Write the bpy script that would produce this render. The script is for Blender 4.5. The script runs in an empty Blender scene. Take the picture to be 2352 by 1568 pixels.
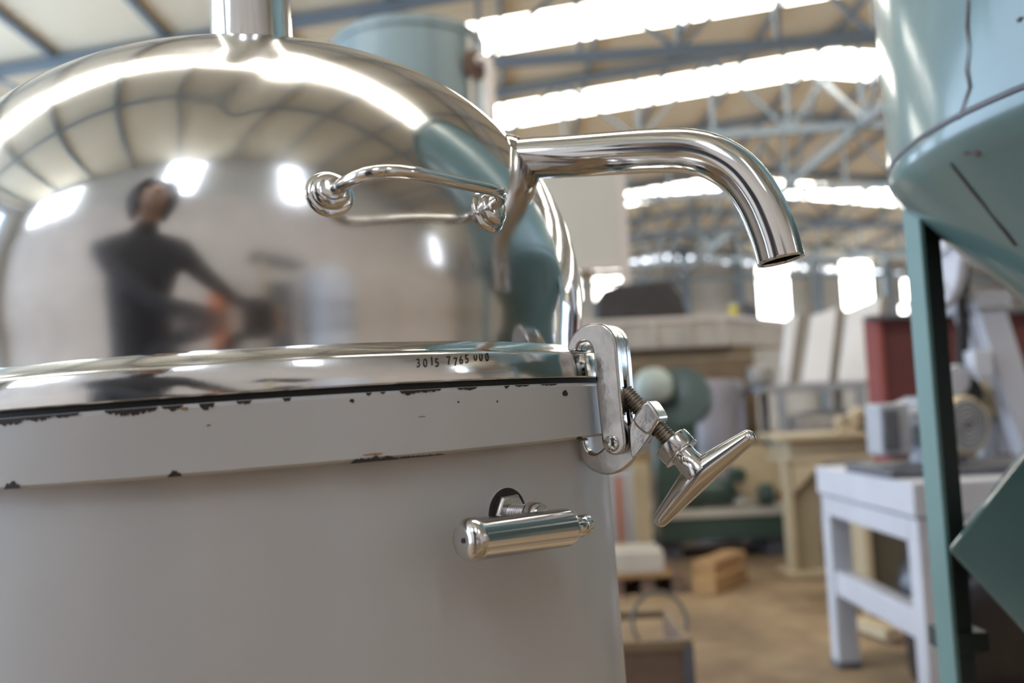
import bpy, bmesh, math, random
from mathutils import Vector, Matrix
random.seed(7)
R = math.radians
scn = bpy.context.scene
C = scn.collection

# ------------------------------------------------------------------ camera
FPX, ROLL, EYE = 2090.667, 0.045, 1.15
PITCH = math.atan(166.0 / FPX)
FW = Vector((0, math.cos(PITCH), math.sin(PITCH)))
U0 = Vector((0, -math.sin(PITCH), math.cos(PITCH)))
R0 = Vector((1, 0, 0))
IR = R0 * math.cos(ROLL) - U0 * math.sin(ROLL)
IU = R0 * math.sin(ROLL) + U0 * math.cos(ROLL)
cam_d = bpy.data.cameras.new('camera')
cam = bpy.data.objects.new('camera', cam_d); C.objects.link(cam)
m = Matrix.Identity(4)
for i in range(3):
    m[i][0], m[i][1], m[i][2] = IR[i], IU[i], -FW[i]
m[2][3] = EYE
cam.matrix_world = m
cam_d.sensor_width = 36.0
cam_d.lens = FPX / 2352 * 36.0
cam_d.clip_start = 0.02
cam_d.dof.use_dof = True
cam_d.dof.focus_distance = 0.66
cam_d.dof.aperture_fstop = 4.0
scn.camera = cam

# ------------------------------------------------------------------ world, exposure
w = bpy.data.worlds.new('daylight'); scn.world = w; w.use_nodes = True
bg = w.node_tree.nodes['Background']
bg.inputs['Color'].default_value = (0.60, 0.77, 1.0, 1)
bg.inputs['Strength'].default_value = 5.0
scn.view_settings.view_transform = 'Standard'
scn.view_settings.look = 'None'
scn.view_settings.gamma = 1.0
scn.view_settings.use_curve_mapping = False
scn.view_settings.exposure = 0.22
scn.cycles.use_adaptive_sampling = True
scn.cycles.adaptive_threshold = 0.20
scn.cycles.adaptive_min_samples = 20
scn.cycles.max_bounces = 5
scn.cycles.diffuse_bounces = 3
scn.cycles.glossy_bounces = 3
scn.cycles.caustics_reflective = False
scn.cycles.caustics_refractive = False
scn.cycles.sample_clamp_indirect = 6.0
SKYLIGHT = 9.0
WINDOW = 8.0
XL, XRT, XRIDGE, ZR, SLOPE = -8.5, 21.7, 6.6, 8.0, 0.125
YB, YF = -3.7, 38.0
OPEN_L = [(-2.5, 12.0, 5.6), (13.5, 18.0, 4.2), (21.0, 32.0, 4.2)]  # first bay read from its mirrored blue light; others added to brighten the roof
OPEN_R = [(9.0, 19.0, 4.2), (22.0, 30.0, 4.2)]  # unseen bays added to brighten the roof
for xw, rz, ops in ((XL - 0.05, -90, OPEN_L), (XRT + 0.05, 90, OPEN_R)):
    for y0, y1, zz in ops:
        pl = bpy.data.lights.new('opening_portal', 'AREA'); pl.shape = 'RECTANGLE'
        pl.size, pl.size_y = y1 - y0, zz
        pl.cycles.is_portal = True
        po = bpy.data.objects.new('opening_portal', pl); C.objects.link(po)
        po.location = (xw, (y0 + y1) / 2, zz / 2); po.rotation_euler = (R(90), 0, R(rz))

# ------------------------------------------------------------------ materials
def mat(name, col, rough=0.5, metal=0.0, var=0.0, vscale=8.0, col2=None, bump=0.0, bscale=40.0, rvar=0.0, emit=None, estr=0.0,
        coat=0.0, detail=5.0, stretch=None):
    mt = bpy.data.materials.new(name); mt.use_nodes = True
    nt = mt.node_tree; b = nt.nodes['Principled BSDF']
    b.inputs['Base Color'].default_value = (*col, 1)
    b.inputs['Roughness'].default_value = rough
    b.inputs['Metallic'].default_value = metal
    if coat:
        b.inputs['Coat Weight'].default_value = coat; b.inputs['Coat Roughness'].default_value = 0.12
    if emit:
        b.inputs['Emission Color'].default_value = (*emit, 1); b.inputs['Emission Strength'].default_value = estr
    tc = None
    if var or bump or rvar:
        tc = nt.nodes.new('ShaderNodeTexCoord')
        src = tc.outputs['Object']
        if stretch:
            mp = nt.nodes.new('ShaderNodeMapping'); mp.inputs['Scale'].default_value = stretch
            nt.links.new(src, mp.inputs['Vector']); src = mp.outputs['Vector']
    if var:
        n = nt.nodes.new('ShaderNodeTexNoise'); n.inputs['Scale'].default_value = vscale; n.inputs['Detail'].default_value = detail
        nt.links.new(src, n.inputs['Vector'])
        cr = nt.nodes.new('ShaderNodeValToRGB')
        cr.color_ramp.elements[0].position = 0.5 - 0.25; cr.color_ramp.elements[1].position = 0.5 + 0.25
        c2 = col2 if col2 else tuple(c * (1 - var) for c in col)
        cr.color_ramp.elements[0].color = (*c2, 1); cr.color_ramp.elements[1].color = (*col, 1)
        nt.links.new(n.outputs['Fac'], cr.inputs['Fac']); nt.links.new(cr.outputs['Color'], b.inputs['Base Color'])
    if rvar:
        n2 = nt.nodes.new('ShaderNodeTexNoise'); n2.inputs['Scale'].default_value = vscale * 0.7; n2.inputs['Detail'].default_value = 6
        nt.links.new(src, n2.inputs['Vector'])
        mr = nt.nodes.new('ShaderNodeMapRange')
        mr.inputs['From Min'].default_value = 0.35; mr.inputs['From Max'].default_value = 0.7
        mr.inputs['To Min'].default_value = rough; mr.inputs['To Max'].default_value = rough + rvar
        nt.links.new(n2.outputs['Fac'], mr.inputs['Value']); nt.links.new(mr.outputs['Result'], b.inputs['Roughness'])
    if bump:
        n3 = nt.nodes.new('ShaderNodeTexNoise'); n3.inputs['Scale'].default_value = bscale; n3.inputs['Detail'].default_value = 4
        nt.links.new(src, n3.inputs['Vector'])
        bp = nt.nodes.new('ShaderNodeBump'); bp.inputs['Strength'].default_value = bump; bp.inputs['Distance'].default_value = 0.01
        nt.links.new(n3.outputs['Fac'], bp.inputs['Height']); nt.links.new(bp.outputs['Normal'], b.inputs['Normal'])
    return mt

M = {}
M['dome'] = mat('brushed_stainless_dome', (0.68, 0.66, 0.64), 0.085, 1.0, var=0.12, vscale=9, rvar=0.10, bump=0.010, bscale=14)
M['flange'] = mat('polished_stainless_flange', (0.79, 0.775, 0.76), 0.07, 1.0, var=0.12, vscale=30, rvar=0.12, bump=0.01, bscale=60)
M['chrome'] = mat('polished_stainless_pipe', (0.77, 0.755, 0.74), 0.08, 1.0, var=0.06, vscale=25, rvar=0.08)
M['clampmetal'] = mat('cast_stainless', (0.70, 0.685, 0.675), 0.12, 1.0, var=0.2, vscale=60, rvar=0.14, bump=0.02, bscale=120)
M['thread'] = mat('oily_thread_steel', (0.42, 0.36, 0.29), 0.35, 1.0, var=0.3, vscale=90)
M['enamel'] = mat('white_enamel_paint', (0.60, 0.585, 0.57), 0.32, 0.0, var=0.07, vscale=7, bump=0.02, bscale=18, rvar=0.12, coat=0.3)
M['chip'] = mat('bare_rusted_steel', (0.05, 0.038, 0.034), 0.7, 0.2, var=0.4, vscale=120)
M['rust'] = mat('rust_stain', (0.42, 0.24, 0.10), 0.8, 0.0, var=0.4, vscale=200)
M['gasket'] = mat('black_rubber', (0.012, 0.011, 0.011), 0.6)
M['stamp'] = mat('stamped_digit_grime', (0.035, 0.03, 0.028), 0.6)
M['teal'] = mat('teal_gloss_paint', (0.10, 0.175, 0.168), 0.30, 0.0, var=0.18, vscale=5, bump=0.05, bscale=45, rvar=0.15, coat=0.8)
M['teal_scratch'] = mat('scratched_paint_primer', (0.11, 0.055, 0.045), 0.7, var=0.4, vscale=60)
M['darkgreen'] = mat('dark_green_and_leg_shade', (0.016, 0.024, 0.021), 0.55, var=0.3, vscale=9)  # bracket colour; also carries the shade on the leg's inner flange
M['legteal'] = mat('teal_leg_paint', (0.115, 0.20, 0.185), 0.5, var=0.15, vscale=6)
M['loop'] = mat('grey_green_cable', (0.085, 0.082, 0.066), 0.6, var=0.2, vscale=30)
M['redlit'] = mat('red_edge_lit_tone', (0.24, 0.05, 0.04), 0.6, var=0.2, vscale=4)  # plate red made lighter to stand in for light on its edge
M['panelwhite'] = mat('white_sheet_panel', (0.80, 0.80, 0.82), 0.5, var=0.1, vscale=3)
M['edgebrown'] = mat('brown_board_edge', (0.24, 0.20, 0.165), 0.7, var=0.2, vscale=5)
M['olive'] = mat('olive_door_paint', (0.085, 0.072, 0.048), 0.6, var=0.2, vscale=4)
M['capgreen'] = mat('pale_green_paint', (0.42, 0.48, 0.44), 0.4, var=0.15, vscale=5)
M['lavender'] = mat('lavender_grey_paint', (0.33, 0.30, 0.33), 0.5, var=0.2, vscale=4)
M['tan'] = mat('tan_column_paint', (0.30, 0.235, 0.145), 0.55, var=0.2, vscale=4)
M['silo'] = mat('pale_teal_paint', (0.20, 0.26, 0.275), 0.35, var=0.25, vscale=4, stretch=(3, 3, .15))
M['white'] = mat('white_machine_paint', (0.49, 0.485, 0.52), 0.45, var=0.12, vscale=6)
M['cream'] = mat('cream_machine_paint', (0.50, 0.40, 0.26), 0.5, var=0.2, vscale=5)
M['beige'] = mat('beige_machine_paint', (0.46, 0.37, 0.235), 0.5, var=0.2, vscale=5)
M['red'] = mat('red_steel_plate', (0.085, 0.015, 0.014), 0.7, var=0.35, vscale=3)
M['grey'] = mat('grey_motor_paint', (0.34, 0.345, 0.37), 0.45, var=0.15, vscale=8)
M['darkgrey'] = mat('dark_grey_paint', (0.10, 0.10, 0.115), 0.55, var=0.3, vscale=12)
M['black'] = mat('black_rubber_belt', (0.016, 0.015, 0.015), 0.6, var=0.3, vscale=40)
M['green'] = mat('green_machine_paint', (0.05, 0.085, 0.07), 0.35, var=0.25, vscale=5, coat=0.2)
M['carton'] = mat('brown_cardboard', (0.20, 0.135, 0.08), 0.8, var=0.2, vscale=6)
M['crate'] = mat('pale_dusty_board', (0.47, 0.42, 0.36), 0.75, var=0.25, vscale=4)
M['wood'] = mat('raw_timber', (0.42, 0.24, 0.10), 0.75, var=0.35, vscale=6, stretch=(1, 8, 8))
M['bag'] = mat('dark_brown_tarpaulin', (0.045, 0.036, 0.034), 0.7, var=0.4, vscale=6, bump=0.4, bscale=8)
M['plastic'] = mat('grey_plastic_wrap', (0.36, 0.33, 0.31), 0.4, var=0.45, vscale=7, bump=0.5, bscale=12)
M['rusty'] = mat('rusty_brown_steel', (0.17, 0.105, 0.075), 0.7, var=0.4, vscale=9)
M['yellow'] = mat('yellow_plastic', (0.62, 0.55, 0.05), 0.5, var=0.1)
M['cable'] = mat('grey_cable', (0.33, 0.29, 0.24), 0.6, var=0.2, vscale=30)
M['binbag'] = mat('black_plastic_sheet', (0.02, 0.02, 0.028), 0.25, var=0.3, vscale=10, bump=0.6, bscale=9)
M['truss'] = mat('blue_grey_steel', (0.19, 0.235, 0.275), 0.5, var=0.2, vscale=2)
M['roof'] = mat('cream_roof_sheet', (0.78, 0.70, 0.53), 0.55, var=0.12, vscale=0.7)
M['wall'] = mat('grey_wall_sheet', (0.50, 0.47, 0.42), 0.6, var=0.15, vscale=0.8)
M['block'] = mat('plaster_wall', (0.62, 0.55, 0.50), 0.8, var=0.2, vscale=1.2)
M['skylight'] = mat('translucent_skylight', (0.8, 0.78, 0.7), 0.6, emit=(1.0, 0.965, 0.86), estr=SKYLIGHT, var=0.05, vscale=1)
M['pane'] = mat('daylit_pane', (0.8, 0.8, 0.8), 0.5, emit=(1.0, 0.97, 0.90), estr=WINDOW, var=0.05, vscale=1)
M['gap'] = mat('daylit_gap', (0.8, 0.8, 0.8), 0.5, emit=(0.80, 0.88, 1.0), estr=4.0, var=0.05, vscale=1)
M['pane_blue'] = mat('daylit_pane_cool', (0.8, 0.8, 0.8), 0.5, emit=(0.80, 0.88, 1.0), estr=WINDOW, var=0.05, vscale=1)
M['cloth'] = mat('charcoal_clothing', (0.035, 0.035, 0.045), 0.85, var=0.3, vscale=12, bump=0.15, bscale=30)
M['skin'] = mat('skin', (0.42, 0.26, 0.18), 0.5, var=0.08, vscale=12)
M['hair'] = mat('black_hair', (0.015, 0.012, 0.01), 0.5, var=0.3, vscale=60)
M['board'] = mat('pale_grey_board', (0.52, 0.475, 0.40), 0.6, var=0.06, vscale=3)
M['boardframe'] = mat('pale_pink_frame', (0.58, 0.50, 0.44), 0.55, var=0.08, vscale=3)
M['orange'] = mat('orange_paint', (0.55, 0.16, 0.05), 0.5, var=0.15)

def floor_material():
    mt = bpy.data.materials.new('dusty_brown_floor'); mt.use_nodes = True
    nt = mt.node_tree; b = nt.nodes['Principled BSDF']
    b.inputs['Roughness'].default_value = 0.75
    tc = nt.nodes.new('ShaderNodeTexCoord')
    n1 = nt.nodes.new('ShaderNodeTexNoise'); n1.inputs['Scale'].default_value = 1.6; n1.inputs['Detail'].default_value = 8
    n2 = nt.nodes.new('ShaderNodeTexNoise'); n2.inputs['Scale'].default_value = 7.0; n2.inputs['Detail'].default_value = 6
    nt.links.new(tc.outputs['Object'], n1.inputs['Vector']); nt.links.new(tc.outputs['Object'], n2.inputs['Vector'])
    r1 = nt.nodes.new('ShaderNodeValToRGB')
    r1.color_ramp.elements[0].position = 0.36; r1.color_ramp.elements[0].color = (0.175, 0.112, 0.06, 1)
    r1.color_ramp.elements[1].position = 0.66; r1.color_ramp.elements[1].color = (0.36, 0.25, 0.14, 1)
    nt.links.new(n1.outputs['Fac'], r1.inputs['Fac'])
    r2 = nt.nodes.new('ShaderNodeValToRGB')
    r2.color_ramp.elements[0].position = 0.3; r2.color_ramp.elements[0].color = (0.72, 0.70, 0.68, 1)
    r2.color_ramp.elements[1].position = 0.65; r2.color_ramp.elements[1].color = (1, 1, 1, 1)
    nt.links.new(n2.outputs['Fac'], r2.inputs['Fac'])
    mx = nt.nodes.new('ShaderNodeMix'); mx.data_type = 'RGBA'; mx.blend_type = 'MULTIPLY'; mx.inputs['Factor'].default_value = 1.0
    nt.links.new(r1.outputs['Color'], mx.inputs['A']); nt.links.new(r2.outputs['Color'], mx.inputs['B'])
    nt.links.new(mx.outputs['Result'], b.inputs['Base Color'])
    bp = nt.nodes.new('ShaderNodeBump'); bp.inputs['Strength'].default_value = 0.3; bp.inputs['Distance'].default_value = 0.02
    nt.links.new(n2.outputs['Fac'], bp.inputs['Height']); nt.links.new(bp.outputs['Normal'], b.inputs['Normal'])
    return mt
M['floor'] = floor_material()

# ------------------------------------------------------------------ mesh helpers
def at(px, py, Y):
    """surveyed point of the photograph (2352x1568 frame) at distance Y down the hall"""
    d = FW + IR * ((px - 1176) / FPX) - IU * ((py - 784) / FPX)
    return Vector((0, 0, EYE)) + d * (Y / d.y)

class MB:
    def __init__(s): s.v = []; s.f = []
    def add(s, vs, fs):
        o = len(s.v); s.v += [tuple(v) for v in vs]; s.f += [tuple(i + o for i in f) for f in fs]; return s
    def box(s, c, size, rot=None):
        hx, hy, hz = (a / 2 for a in size)
        vs = [Vector((x, y, z)) for x in (-hx, hx) for y in (-hy, hy) for z in (-hz, hz)]
        if rot is not None: vs = [rot @ v for v in vs]
        c = Vector(c); vs = [v + c for v in vs]
        return s.add(vs, [(0, 1, 3, 2), (4, 6, 7, 5), (0, 4, 5, 1), (2, 3, 7, 6), (0, 2, 6, 4), (1, 5, 7, 3)])
    def box2(s, a, b):
        a, b = Vector(a), Vector(b); return s.box((a + b) / 2, [abs(b[i] - a[i]) for i in range(3)])
    def bar(s, p, q, w, h, up=(0, 0, 1)):
        p, q = Vector(p), Vector(q); d = (q - p); L = d.length; d.normalize()
        u = Vector(up)
        if abs(d.dot(u)) > 0.98: u = Vector((0, 1, 0))
        x = d.cross(u).normalized(); z = x.cross(d)
        rot = Matrix((x, d, z)).transposed()
        return s.box((p + q) / 2, (w, L, h), rot)
    def tube(s, path, r, n=20, cap=True):
        path = [Vector(p) for p in path]; k = len(path)
        rs = r if isinstance(r, (list, tuple)) else [r] * k
        t0 = (path[1] - path[0]).normalized()
        u = Vector((0, 0, 1)) if abs(t0.z) < 0.9 else Vector((0, 1, 0))
        x = t0.cross(u).normalized()
        vs = []
        for i, p in enumerate(path):
            if i == 0: t = t0
            elif i == k - 1: t = (path[i] - path[i - 1]).normalized()
            else: t = ((path[i + 1] - p).normalized() + (p - path[i - 1]).normalized()).normalized()
            x = (x - t * x.dot(t)).normalized(); y = t.cross(x)
            for j in range(n):
                a = 2 * math.pi * j / n
                vs.append(p + (x * math.cos(a) + y * math.sin(a)) * rs[i])
        fs = [(i * n + j, i * n + (j + 1) % n, (i + 1) * n + (j + 1) % n, (i + 1) * n + j) for i in range(k - 1) for j in range(n)]
        if cap: fs += [tuple(range(n))[::-1], tuple(range((k - 1) * n, k * n))]
        return s.add(vs, fs)
    def lathe(s, prof, c=(0, 0, 0), axis=None, n=32, cap=True):
        """prof: (radius, height) pairs along axis"""
        ax = Vector(axis or (0, 0, 1)).normalized()
        u = Vector((1, 0, 0)) if abs(ax.x) < 0.9 else Vector((0, 1, 0))
        x = (u - ax * u.dot(ax)).normalized(); y = ax.cross(x); c = Vector(c)
        vs = [c + ax * h + (x * math.cos(2 * math.pi * j / n) + y * math.sin(2 * math.pi * j / n)) * max(r, 1e-5) for r, h in prof for j in range(n)]
        k = len(prof)
        fs = [(i * n + j, i * n + (j + 1) % n, (i + 1) * n + (j + 1) % n, (i + 1) * n + j) for i in range(k - 1) for j in range(n)]
        if cap: fs += [tuple(range(n))[::-1], tuple(range((k - 1) * n, k * n))]
        return s.add(vs, fs)
    def prism(s, poly, o, ux, uy, un, t0, t1):
        """polygon (a,b) -> o + ux*a + uy*b, extruded from t0 to t1 along un"""
        o, ux, uy, un = Vector(o), Vector(ux), Vector(uy), Vector(un); k = len(poly)
        vs = [o + ux * a + uy * b + un * t0 for a, b in poly] + [o + ux * a + uy * b + un * t1 for a, b in poly]
        fs = [tuple(range(k)), tuple(range(k, 2 * k))[::-1]] + [(i, i + k, (i + 1) % k + k, (i + 1) % k) for i in range(k)]
        return s.add(vs, fs)

def obj(name, mb, material, parent=None, bevel=0.0, seg=2, smooth=True, angle=40, world=True, sub=0):
    me = bpy.data.meshes.new(name)
    me.from_pydata(mb.v, [], mb.f); me.validate(); 
    bm = bmesh.new(); bm.from_mesh(me); bmesh.ops.recalc_face_normals(bm, faces=bm.faces); bm.to_mesh(me); bm.free()
    me.materials.append(M[material])
    o = bpy.data.objects.new(name, me); C.objects.link(o)
    if smooth:
        for p in me.polygons: p.use_smooth = True
    if bevel:
        b = o.modifiers.new('bevel', 'BEVEL'); b.width = bevel; b.segments = seg; b.limit_method = 'ANGLE'; b.angle_limit = R(35)
    if sub:
        b = o.modifiers.new('sub', 'SUBSURF'); b.levels = sub; b.render_levels = sub
    if smooth:
        try: me.set_sharp_from_angle(angle=R(angle))
        except Exception: pass
    if parent is not None:
        o.parent = parent
        if world: o.matrix_parent_inverse = ROOTS[parent.name].inverted() if parent.name in ROOTS else Matrix.Identity(4)
        if world and parent.name not in ROOTS: o.matrix_parent_inverse = Matrix.Identity(4)
    return o
ROOTS = {}
def tag(o, label=None, cat=None, group=None, kind=None):
    if label: o['label'] = label
    if cat: o['category'] = cat
    if group: o['group'] = group
    if kind: o['kind'] = kind
    return o
def thing(name, label, cat, loc=(0, 0, 0), group=None, kind=None):
    o = bpy.data.objects.new(name, None); C.objects.link(o); o.location = loc; o.empty_display_size = 0.1
    ROOTS[o.name] = Matrix.Translation(Vector(loc))
    return tag(o, label, cat, group, kind)
def linked(name, me, parent, mtx):
    o = bpy.data.objects.new(name, me); C.objects.link(o)
    o.parent = parent
    if parent.name in ROOTS: o.matrix_parent_inverse = ROOTS[parent.name].inverted()
    o.matrix_basis = mtx
    return o
def unit_box(name, material):
    me = bpy.data.meshes.new(name); mb = MB().box((0, 0, 0), (1, 1, 1)); me.from_pydata(mb.v, [], mb.f)
    me.materials.append(M[material]); return me
def bar_matrix(p, q, w_, h_, up=(0, 0, 1)):
    p, q = Vector(p), Vector(q); d = q - p; L = d.length; d.normalize(); u = Vector(up)
    if abs(d.dot(u)) > 0.98: u = Vector((0, 1, 0))
    x = d.cross(u).normalized(); z = x.cross(d)
    mm = Matrix((x * w_, d * L, z * h_)).transposed().to_4x4(); mm.translation = (p + q) / 2
    return mm

# ------------------------------------------------------------------ the hall
def roof_z(x): return ZR - SLOPE * abs(x - XRIDGE)
fl = obj('floor', MB().add([(XL, YB, 0), (XRT, YB, 0), (XRT, YF, 0), (XL, YF, 0)], [(0, 1, 2, 3)]), 'floor', smooth=False)
tag(fl, 'dusty brown concrete floor of the workshop hall', 'floor', kind='structure')

STRIPS = [(2.1, 3.3), (13.5, 14.8), (17.4, 18.8), (27.0, 28.8)]
def rib_profile(y0, y1, pitch=0.22, h=0.035):
    ys = [(y0, 0.0)]; y = y0
    while y + pitch <= y1:
        ys += [(y + pitch * 0.55, 0.0), (y + pitch * 0.65, h), (y + pitch * 0.9, h), (y + pitch, 0.0)]; y += pitch
    ys.append((y1, 0.0)); return ys
def corrugated(y0, y1, x0, x1, pitch=0.22):
    mb = MB(); ps = rib_profile(y0, y1, pitch); vs = []
    for y, dz in ps: vs += [(x0, y, roof_z(x0) + dz), (x1, y, roof_z(x1) + dz)]
    return mb.add(vs, [(2 * i, 2 * i + 1, 2 * i + 3, 2 * i + 2) for i in range(len(ps) - 1)])
roof = thing('ceiling', 'cream corrugated pitched roof sheeting over the hall', 'roof', (XRIDGE, 12, ZR), kind='structure')
edges = [YB] + [v for s in STRIPS for v in s] + [YF]
for i in range(0, len(edges), 2):
    for x0, x1 in ((XL, XRIDGE), (XRIDGE, XRT)):
        if edges[i + 1] - edges[i] > 0.05:
            obj('roof_sheet', corrugated(edges[i], edges[i + 1], x0, x1), 'roof', roof, smooth=False)
for i, (a, b) in enumerate(STRIPS):
    for x0, x1 in ((XL, XRIDGE), (XRIDGE, XRT)):
        obj('skylight_sheet', corrugated(a, b, x0 + 0.05, x1 - 0.05, 0.6), 'skylight', roof, smooth=False)

def wall_y(name, y, label, holes):
    """gable wall at y with rectangular window holes (x0,x1,z0,z1)"""
    wl = thing(name, label, 'wall', (XRIDGE, y, 0), kind='structure')
    xs = sorted(set([XL, XRIDGE, XRT] + [h for q in holes for h in q[:2]]))
    mb = MB()
    for x0, x1 in zip(xs, xs[1:]):
        hs = sorted([q for q in holes if q[0] < (x0 + x1) / 2 < q[1]], key=lambda q: q[2])
        z = 0.0
        for q in hs:
            mb.add([(x0, y, z), (x1, y, z), (x1, y, q[2]), (x0, y, q[2])], [(0, 1, 2, 3)]); z = q[3]
        mb.add([(x0, y, z), (x1, y, z), (x1, y, roof_z(x1)), (x0, y, roof_z(x0))], [(0, 1, 2, 3)])
    o = obj('wall_sheet', mb, 'wall', wl, smooth=False)
    return wl
FAR = []
def xz(px, py): 
    p = at(px, py, YF); return p.x, p.z
for (x0, x1, y0, y1) in ((1746, 1806, 602, 742), (1938, 1998, 598, 712), (1366, 1424, 612, 690), (2074, 2092, 642, 690), (2068, 2082, 700, 732), (1300, 1330, 612, 690)):
    a, b = xz(x0, y1), xz(x1, y0); FAR.append((a[0], b[0], a[1], b[1]))
wall_y('wall_far', YF, 'far corrugated gable wall with bright tall windows', FAR)
BACK = [(-7.2, -4.7, 4.6, 6.1), (-1.75, -0.8, 4.5, 6.85), (1.70, 2.25, 4.5, 7.1), (12.5, 14, 4.6, 6.7)]
wall_y('wall_entrance', YB, 'grey corrugated gable wall with tall windows behind the photographer', BACK)
WLAB = ['tall bright far window just below the spout mouth', 'tall bright far window above the broad white panel', 'small bright far window beside the dark bundle',
        'small bright opening beside the teal leg, upper of two', 'small bright opening beside the teal leg, lower of two', 'narrow far window beside the dome edge',
        'widest bluish window high on the wall behind the person', 'bluish window high behind the head of the person', 'narrow bluish window high on the wall, mirrored beside the lid handle', 'bluish window high on the wall far beyond the hopper']
n = 0
for wl, holes, y, s, pm in (('wall_far', FAR, YF, -1, 'pane'), ('wall_entrance', BACK, YB, 1, 'pane_blue')):
    for (x0, x1, z0, z1) in holes:
        n += 1
        wn = thing('window_%d' % n, WLAB[n - 1], 'window', ((x0 + x1) / 2, y, z0), kind='structure')
        obj('pane', MB().box2((x0, y - 0.01, z0), (x1, y + 0.01, z1)), pm, wn, smooth=False)
        fr = MB(); t = 0.06
        fr.box2((x0 - t, y - .05, z0 - t), (x0, y + .05, z1 + t)).box2((x1, y - .05, z0 - t), (x1 + t, y + .05, z1 + t))
        fr.box2((x0, y - .05, z0 - t), (x1, y + .05, z0)).box2((x0, y - .05, z1), (x1, y + .05, z1 + t))
        if y < 0: fr.bar((x0, y + .03, z0 + (z1 - z0) * .62), (x1, y + .03, z0 + (z1 - z0) * .62), .05, .06)
        obj('window_frame', fr, 'truss', wn, smooth=False)
# daylight gap under the far gable roof line
gp = thing('window_%d' % (n + 1), 'broken line of bluish daylight gaps below the far roof edge', 'window', (XRIDGE, YF - .03, 6.5), kind='structure')
for i in range(26):
    x0 = 4.2 + i * 0.48 + random.uniform(-.05, .05); x1 = x0 + random.uniform(.18, .42)
    zc = roof_z(x0) - 0.55
    obj('pane', MB().box2((x0, YF - .05, zc - .07), (x1, YF - .02, zc + .07)), 'gap', gp, smooth=False)

dn = 0
for nm, xw, ops, lab in (('wall_left', XL, OPEN_L, 'grey corrugated side wall with one loading bay and unseen bays added for light beyond the dome'), ('wall_right', XRT, OPEN_R, 'grey corrugated side wall with unseen open bays added for light far beyond the bench')):
    wl = thing(nm, lab, 'wall', (xw, 0, 0), kind='structure')
    mb = MB(); ze = roof_z(xw); ys = [YB] + [v for o in ops for v in o[:2]] + [YF]
    for i in range(0, len(ys), 2):
        mb.add([(xw, ys[i], 0), (xw, ys[i + 1], 0), (xw, ys[i + 1], ze), (xw, ys[i], ze)], [(0, 1, 2, 3)])
    for y0, y1, zz in ops:
        mb.add([(xw, y0, zz), (xw, y1, zz), (xw, y1, ze), (xw, y0, ze)], [(0, 1, 2, 3)])
    obj('wall_sheet', mb, 'wall', wl, smooth=False)
    for y0, y1, zz in ops:
        dn += 1; t = .15
        mb = MB().box2((xw - .1, y0 - t, 0), (xw + .1, y0, zz + t)).box2((xw - .1, y1, 0), (xw + .1, y1 + t, zz + t)).box2((xw - .1, y0, zz), (xw + .1, y1, zz + t))
        dr = obj('mostly_added_bay_frame_%d' % dn, mb, 'truss', None, smooth=False); tag(dr, 'blue steel frame of open side wall bay %d, bays mostly unseen and added for light' % dn, 'door', kind='structure')
# low masonry wall behind the photographer
lw = obj('wall_plinth', MB().box2((XL, YB, 0), (XRT, YB + .15, 4.4)), 'block', smooth=False)
tag(lw, 'plastered lower wall behind the photographer', 'wall', kind='structure')

BOXT = unit_box('truss_member', 'truss')
def truss(y, k):
    t = thing('roof_truss', 'blue steel lattice roof truss, number %d counted from the entrance wall' % k, 'truss', (XRIDGE, y, ZR - 1.6), 'lattice roof trusses', 'structure')
    def zt(x): return roof_z(x) - 0.14
    def zb(x): return zt(XRIDGE) - 1.75 - 0.02 * abs(x - XRIDGE) if abs(x - XRIDGE) < 8 else zt(XRIDGE) - 1.75 - .16 - 0.10 * (abs(x - XRIDGE) - 8)
    for x0, x1 in ((XL, XRIDGE), (XRIDGE, XRT)):
        linked('top_chord', BOXT, t, bar_matrix((x0, y, zt(x0)), (x1, y, zt(x1)), .10, .16))
    for x0, x1 in ((XL, XRIDGE - 8), (XRIDGE - 8, XRIDGE), (XRIDGE, XRIDGE + 8), (XRIDGE + 8, XRT)):
        linked('bottom_chord', BOXT, t, bar_matrix((x0, y, zb(x0)), (x1, y, zb(x1)), .10, .14))
    xs = [XL + (XRT - XL) * i / 22 for i in range(23)]
    for i, x in enumerate(xs):
        linked('web_post', BOXT, t, bar_matrix((x, y, zb(x)), (x, y, zt(x)), .07, .07))
        if i < 22:
            x2 = xs[i + 1]
            if (i % 2 == 0) == (x < XRIDGE): linked('web_diagonal', BOXT, t, bar_matrix((x, y, zb(x)), (x2, y, zt(x2)), .06, .06))
            else: linked('web_diagonal', BOXT, t, bar_matrix((x, y, zt(x)), (x2, y, zb(x2)), .06, .06))
    return t
for k, y in enumerate((0.2, 6.0, 12.2, 16.3, 21.0, 25.6, 31.0, 35.5)): truss(y, k + 1)
pr = thing('roof_purlins', 'blue steel purlins running lengthwise under the roof sheeting', 'purlin', (XRIDGE, 12, ZR), kind='structure')
x = XL + 0.8
while x < XRT:
    linked('purlin', BOXT, pr, bar_matrix((x, YB, roof_z(x) - .05), (x, YF, roof_z(x) - .05), .07, .10)); x += 1.55
bd = thing('ridge_girder', 'blue steel lattice girder running lengthwise below the ridge', 'girder', (XRIDGE, 12, ZR - 1.8), kind='structure')
linked('girder_chord', BOXT, bd, bar_matrix((XRIDGE, YB, ZR - 1.85), (XRIDGE, YF, ZR - 1.85), .12, .14))
y = 3.0
while y < 35:
    linked('girder_brace', BOXT, bd, bar_matrix((XRIDGE, y, ZR - 1.85), (XRIDGE, y + 2.2, ZR - .2), .07, .07))
    linked('girder_brace', BOXT, bd, bar_matrix((XRIDGE, y + 2.2, ZR - .2), (XRIDGE, y + 4.4, ZR - 1.85), .07, .07)); y += 4.4
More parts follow.
